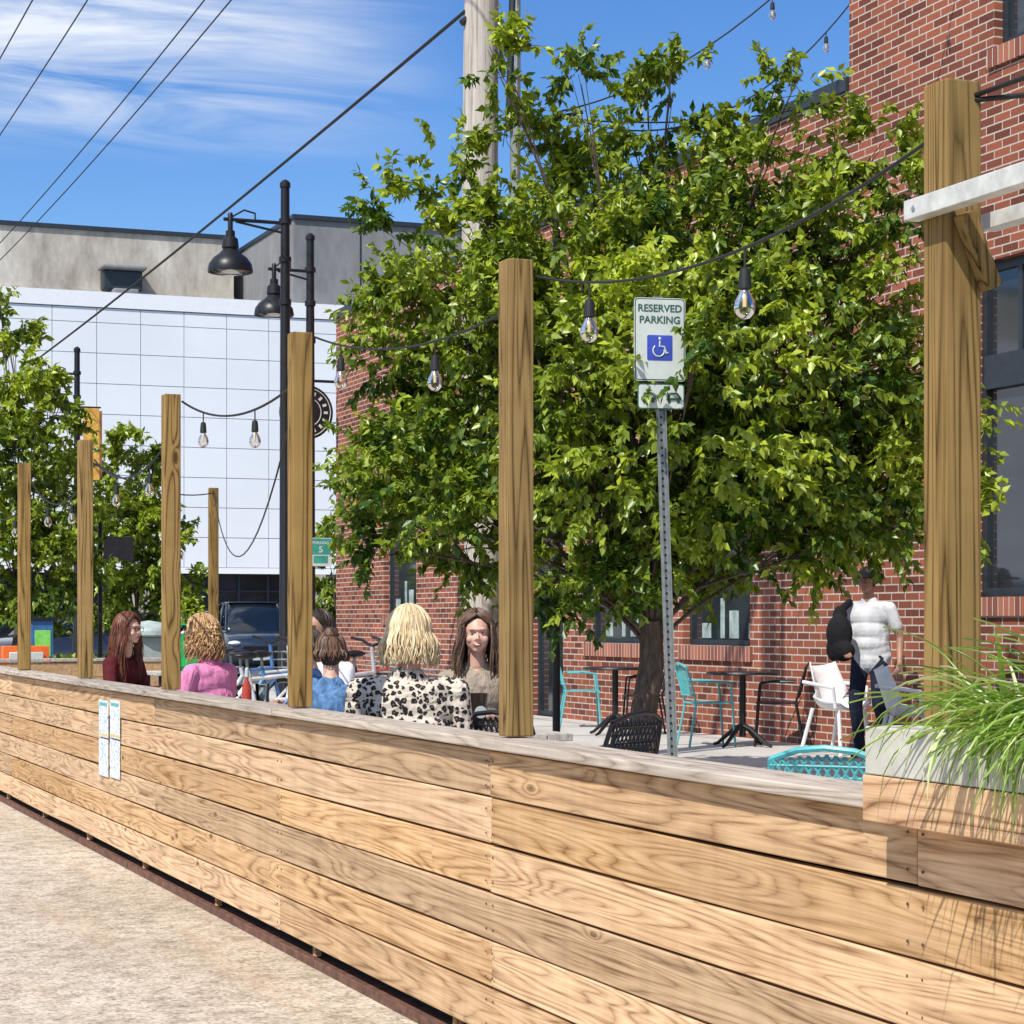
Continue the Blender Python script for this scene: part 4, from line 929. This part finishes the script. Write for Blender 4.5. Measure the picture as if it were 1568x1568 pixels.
def bike(x,y,yaw,col):
    e=empty('bicycle',(x,y,DZ)); M4=TR(x,y,DZ,math.radians(yaw)); b=MB(); p=lambda yy,z,xx=0:pt(M4,xx,yy,z); c=simple('bike_paint',col,.3)
    RW=RZ(math.radians(yaw))@Matrix.Rotation(math.radians(90),4,'Y')
    for yy in (-.52,.52):
        b.tube([p(yy+.34*math.cos(a),.34+.34*math.sin(a)) for a in np.linspace(0,2*math.pi,29)],.018,M['rubber'],6)
        b.tube([p(yy+.315*math.cos(a),.34+.315*math.sin(a)) for a in np.linspace(0,2*math.pi,29)],.008,M['galv'],5)
        for k in range(12): a=k*math.pi/6; b.tube([p(yy,.34),p(yy+.31*math.cos(a),.34+.31*math.sin(a))],.0025,M['galv'],3)
        b.lathe(p(yy,.34),[(.02,-.05),(.02,.05)],M['galv'],8,RW)
    bbk,seat,hd,hd2=(-.08,.28),(-.22,.84),(.36,.80),(.39,.68)
    for a,d_ in ((bbk,seat),(bbk,hd2),((-.2,.76),hd),(bbk,(-.52,.34)),((-.2,.76),(-.52,.34)),(hd2,(.52,.34)),(hd,hd2),(hd,(.33,1.04))): b.tube([p(*a),p(*d_)],.019,c,8)
    b.tube([p(.38,1.12,-.3),p(.36,1.10,-.15),p(.33,1.04,0),p(.36,1.10,.15),p(.38,1.12,.3)],.015,M['black'],6); b.ell(p(-.23,.97),(.07,.13,.035),M['black'],12,8,M4.to_3x3()); b.tube([p(-.22,.84),p(-.23,.95)],.014,M['galv'])
    # front basket
    for z in (.72,.80,.88,.96):
        b.tube([p(.42,z,-.16),p(.66,z,-.16),p(.66,z,.16),p(.42,z,.16),p(.42,z,-.16)],.006,M['galv'],4)
    for xx in (-.16,-.08,0,.08,.16): b.tube([p(.66,.72,xx),p(.66,.96,xx)],.005,M['galv'],4)
    b.lathe(p(-.08,.28),[(.09,-.03),(.09,-.02)],M['galv'],16,RW); b.tube([p(-.08,.28,.06),p(.06,.2,.08)],.01,M['black']); b.build('frame_and_wheels',e)
for u,d,yaw,c in ((378,21.6,-60,(.08,.2,.45)),(398,20.5,-70,(.6,.62,.65)),(425,20.0,-55,(.05,.25,.5)),(412,19.2,-75,(.7,.7,.72)),(545,20.5,-75,(.4,.05,.04)),(572,20.2,-70,(.03,.03,.03)),(532,19.6,-60,(.5,.5,.55))):
    x,y=survey(u,d); bike(x,y,yaw,c)
x,y=survey(228,24); b=MB(); b.box((x-.22,y-.2,DZ+.15),(x+.22,y+.2,DZ+1.1),simple('pale_green_steel',(.35,.42,.40),.5)); b.lathe((x,y,DZ+1.1),[(.3,0),(.29,.08),(.2,.15),(0,.18)],simple('pale_green_lid',(.4,.47,.45),.5),20)
for sx in (-1,1): b.box((x+sx*.2-.02,y-.2,DZ),(x+sx*.2+.02,y-.16,DZ+.15),M['black'])
b.build('litter_bin',bevel=.02)
x,y=survey(284,20.6); b=MB(); g=cloth('green_nylon',(.03,.42,.12)); b.box((x-.17,y-.1,DZ+.80),(x+.17,y+.1,DZ+1.14),g); b.tube([(x-.1,y-.1,DZ+1.12),(x-.08,y-.12,DZ+1.24),(x+.08,y-.12,DZ+1.24),(x+.1,y-.1,DZ+1.12)],.012,g); b.box((x-.12,y-.12,DZ+.84),(x+.12,y-.101,DZ+.98),g)
b.box((x-.35,y-.3,DZ+.76),(x+.35,y+.3,DZ+.795),M['deckwood'])
for sx in (-.3,.3):
    for sy in (-.25,.25): b.tube([(x+sx,y+sy,DZ),(x+sx,y+sy,DZ+.76)],.015,M['black'])
b.build('green_bag_on_side_table',bevel=.02)
x,y=survey(38,28); org=simple('orange_plastic',(.85,.16,.03),.4); b=MB()
vs=[];prof=[(-.3,0),(.3,0),(.26,.25),(.12,.45),(.1,1.12),(-.1,1.12),(-.12,.45),(-.26,.25)]
for sx in (-.3,.3): vs+=[(x+sx,y+a,z) for a,z in prof]
b.add(vs,[tuple(range(8)),tuple(range(15,7,-1))]+[(i,i+8,(i+1)%8+8,(i+1)%8) for i in range(8)],org); b.box((x-.22,y-.14,.9),(x+.22,y-.12,1.04),signw); b.build('traffic_barrier',bevel=.02)
x,y=survey(62,33); b=MB(); b.box((x-.16,y-.2,0),(x+.16,y+.2,1.45),simple('kiosk_blue',(.03,.12,.3))); b.box((x-.12,y-.21,.9),(x+.12,y-.201,1.3),simple('kiosk_green',(.2,.6,.1))); b.box((x-.2,y-.24,1.452),(x+.2,y+.24,1.5),M['black']); b.build('parking_kiosk',bevel=.02)
# ------------------------------------------------------------ light, sky, camera
tv=Vector((.62,.45,-.92)).normalized()
sd=bpy.data.lights.new('sun','SUN'); sd.energy=5.0; sd.angle=math.radians(.5); sd.color=(1,.955,.875); so=bpy.data.objects.new('sun',sd); so.rotation_euler=tv.to_track_quat('-Z','Y').to_euler(); sc.collection.objects.link(so)
w=bpy.data.worlds.new('World'); sc.world=w; w.use_nodes=True; n=w.node_tree.nodes; l=w.node_tree.links; bg=n['Background']
sky=n.new('ShaderNodeTexSky'); sky.sky_type='NISHITA'; sky.sun_disc=False; sky.sun_elevation=math.asin(-tv.z); sky.sun_rotation=math.atan2(-tv.x,-tv.y)%(2*math.pi); sky.air_density=1.0; sky.dust_density=.1; sky.ozone_density=4.5
hs=n.new('ShaderNodeHueSaturation'); hs.inputs['Hue'].default_value=.51; hs.inputs['Saturation'].default_value=1.25; hs.inputs['Value'].default_value=1.08; l.new(sky.outputs[0],hs.inputs['Color'])
tc=n.new('ShaderNodeTexCoord').outputs['Generated']; sp=n.new('ShaderNodeSeparateXYZ'); l.new(tc,sp.inputs[0])
zz=math_(n,l,'MAXIMUM',sp.outputs[2],.03); cb=n.new('ShaderNodeCombineXYZ'); l.new(math_(n,l,'DIVIDE',sp.outputs[0],zz),cb.inputs[0]); l.new(math_(n,l,'DIVIDE',sp.outputs[1],zz),cb.inputs[1])
f=noise(n,l,mapping(n,l,cb.outputs[0],(1.5,2.6,1),(3.1,1.2,0)),1.0,5,.6,.6)
az=math_(n,l,'DIVIDE',sp.outputs[0],math_(n,l,'MAXIMUM',sp.outputs[1],.05))
mk=n.new('ShaderNodeMapRange'); mk.interpolation_type='SMOOTHSTEP'; l.new(az,mk.inputs[0]); mk.inputs[1].default_value=.38; mk.inputs[2].default_value=.24; mk.inputs[3].default_value=0; mk.inputs[4].default_value=1
mz=n.new('ShaderNodeMapRange'); mz.interpolation_type='SMOOTHSTEP'; l.new(sp.outputs[2],mz.inputs[0]); mz.inputs[1].default_value=.20; mz.inputs[2].default_value=.245
cf=math_(n,l,'MULTIPLY',math_(n,l,'MULTIPLY',ramp(n,l,f,[(.36,(0,0,0)),(.64,(1,1,1))]),mk.outputs[0]),mz.outputs[0])
c=mixc(n,l,math_(n,l,'MULTIPLY',cf,.92),hs.outputs[0],(6.8,7.2,7.8)); l.new(c,bg.inputs['Color']); bg.inputs['Strength'].default_value=.135
cd=bpy.data.cameras.new('camera'); co=bpy.data.objects.new('camera',cd); sc.collection.objects.link(co); sc.camera=co
co.location=(0,0,EYE); co.rotation_euler=(math.radians(90),0,-TH); cd.sensor_width=36; cd.lens=36*F/1568; cd.shift_y=166/1568; cd.clip_end=3000; cd.clip_start=.1
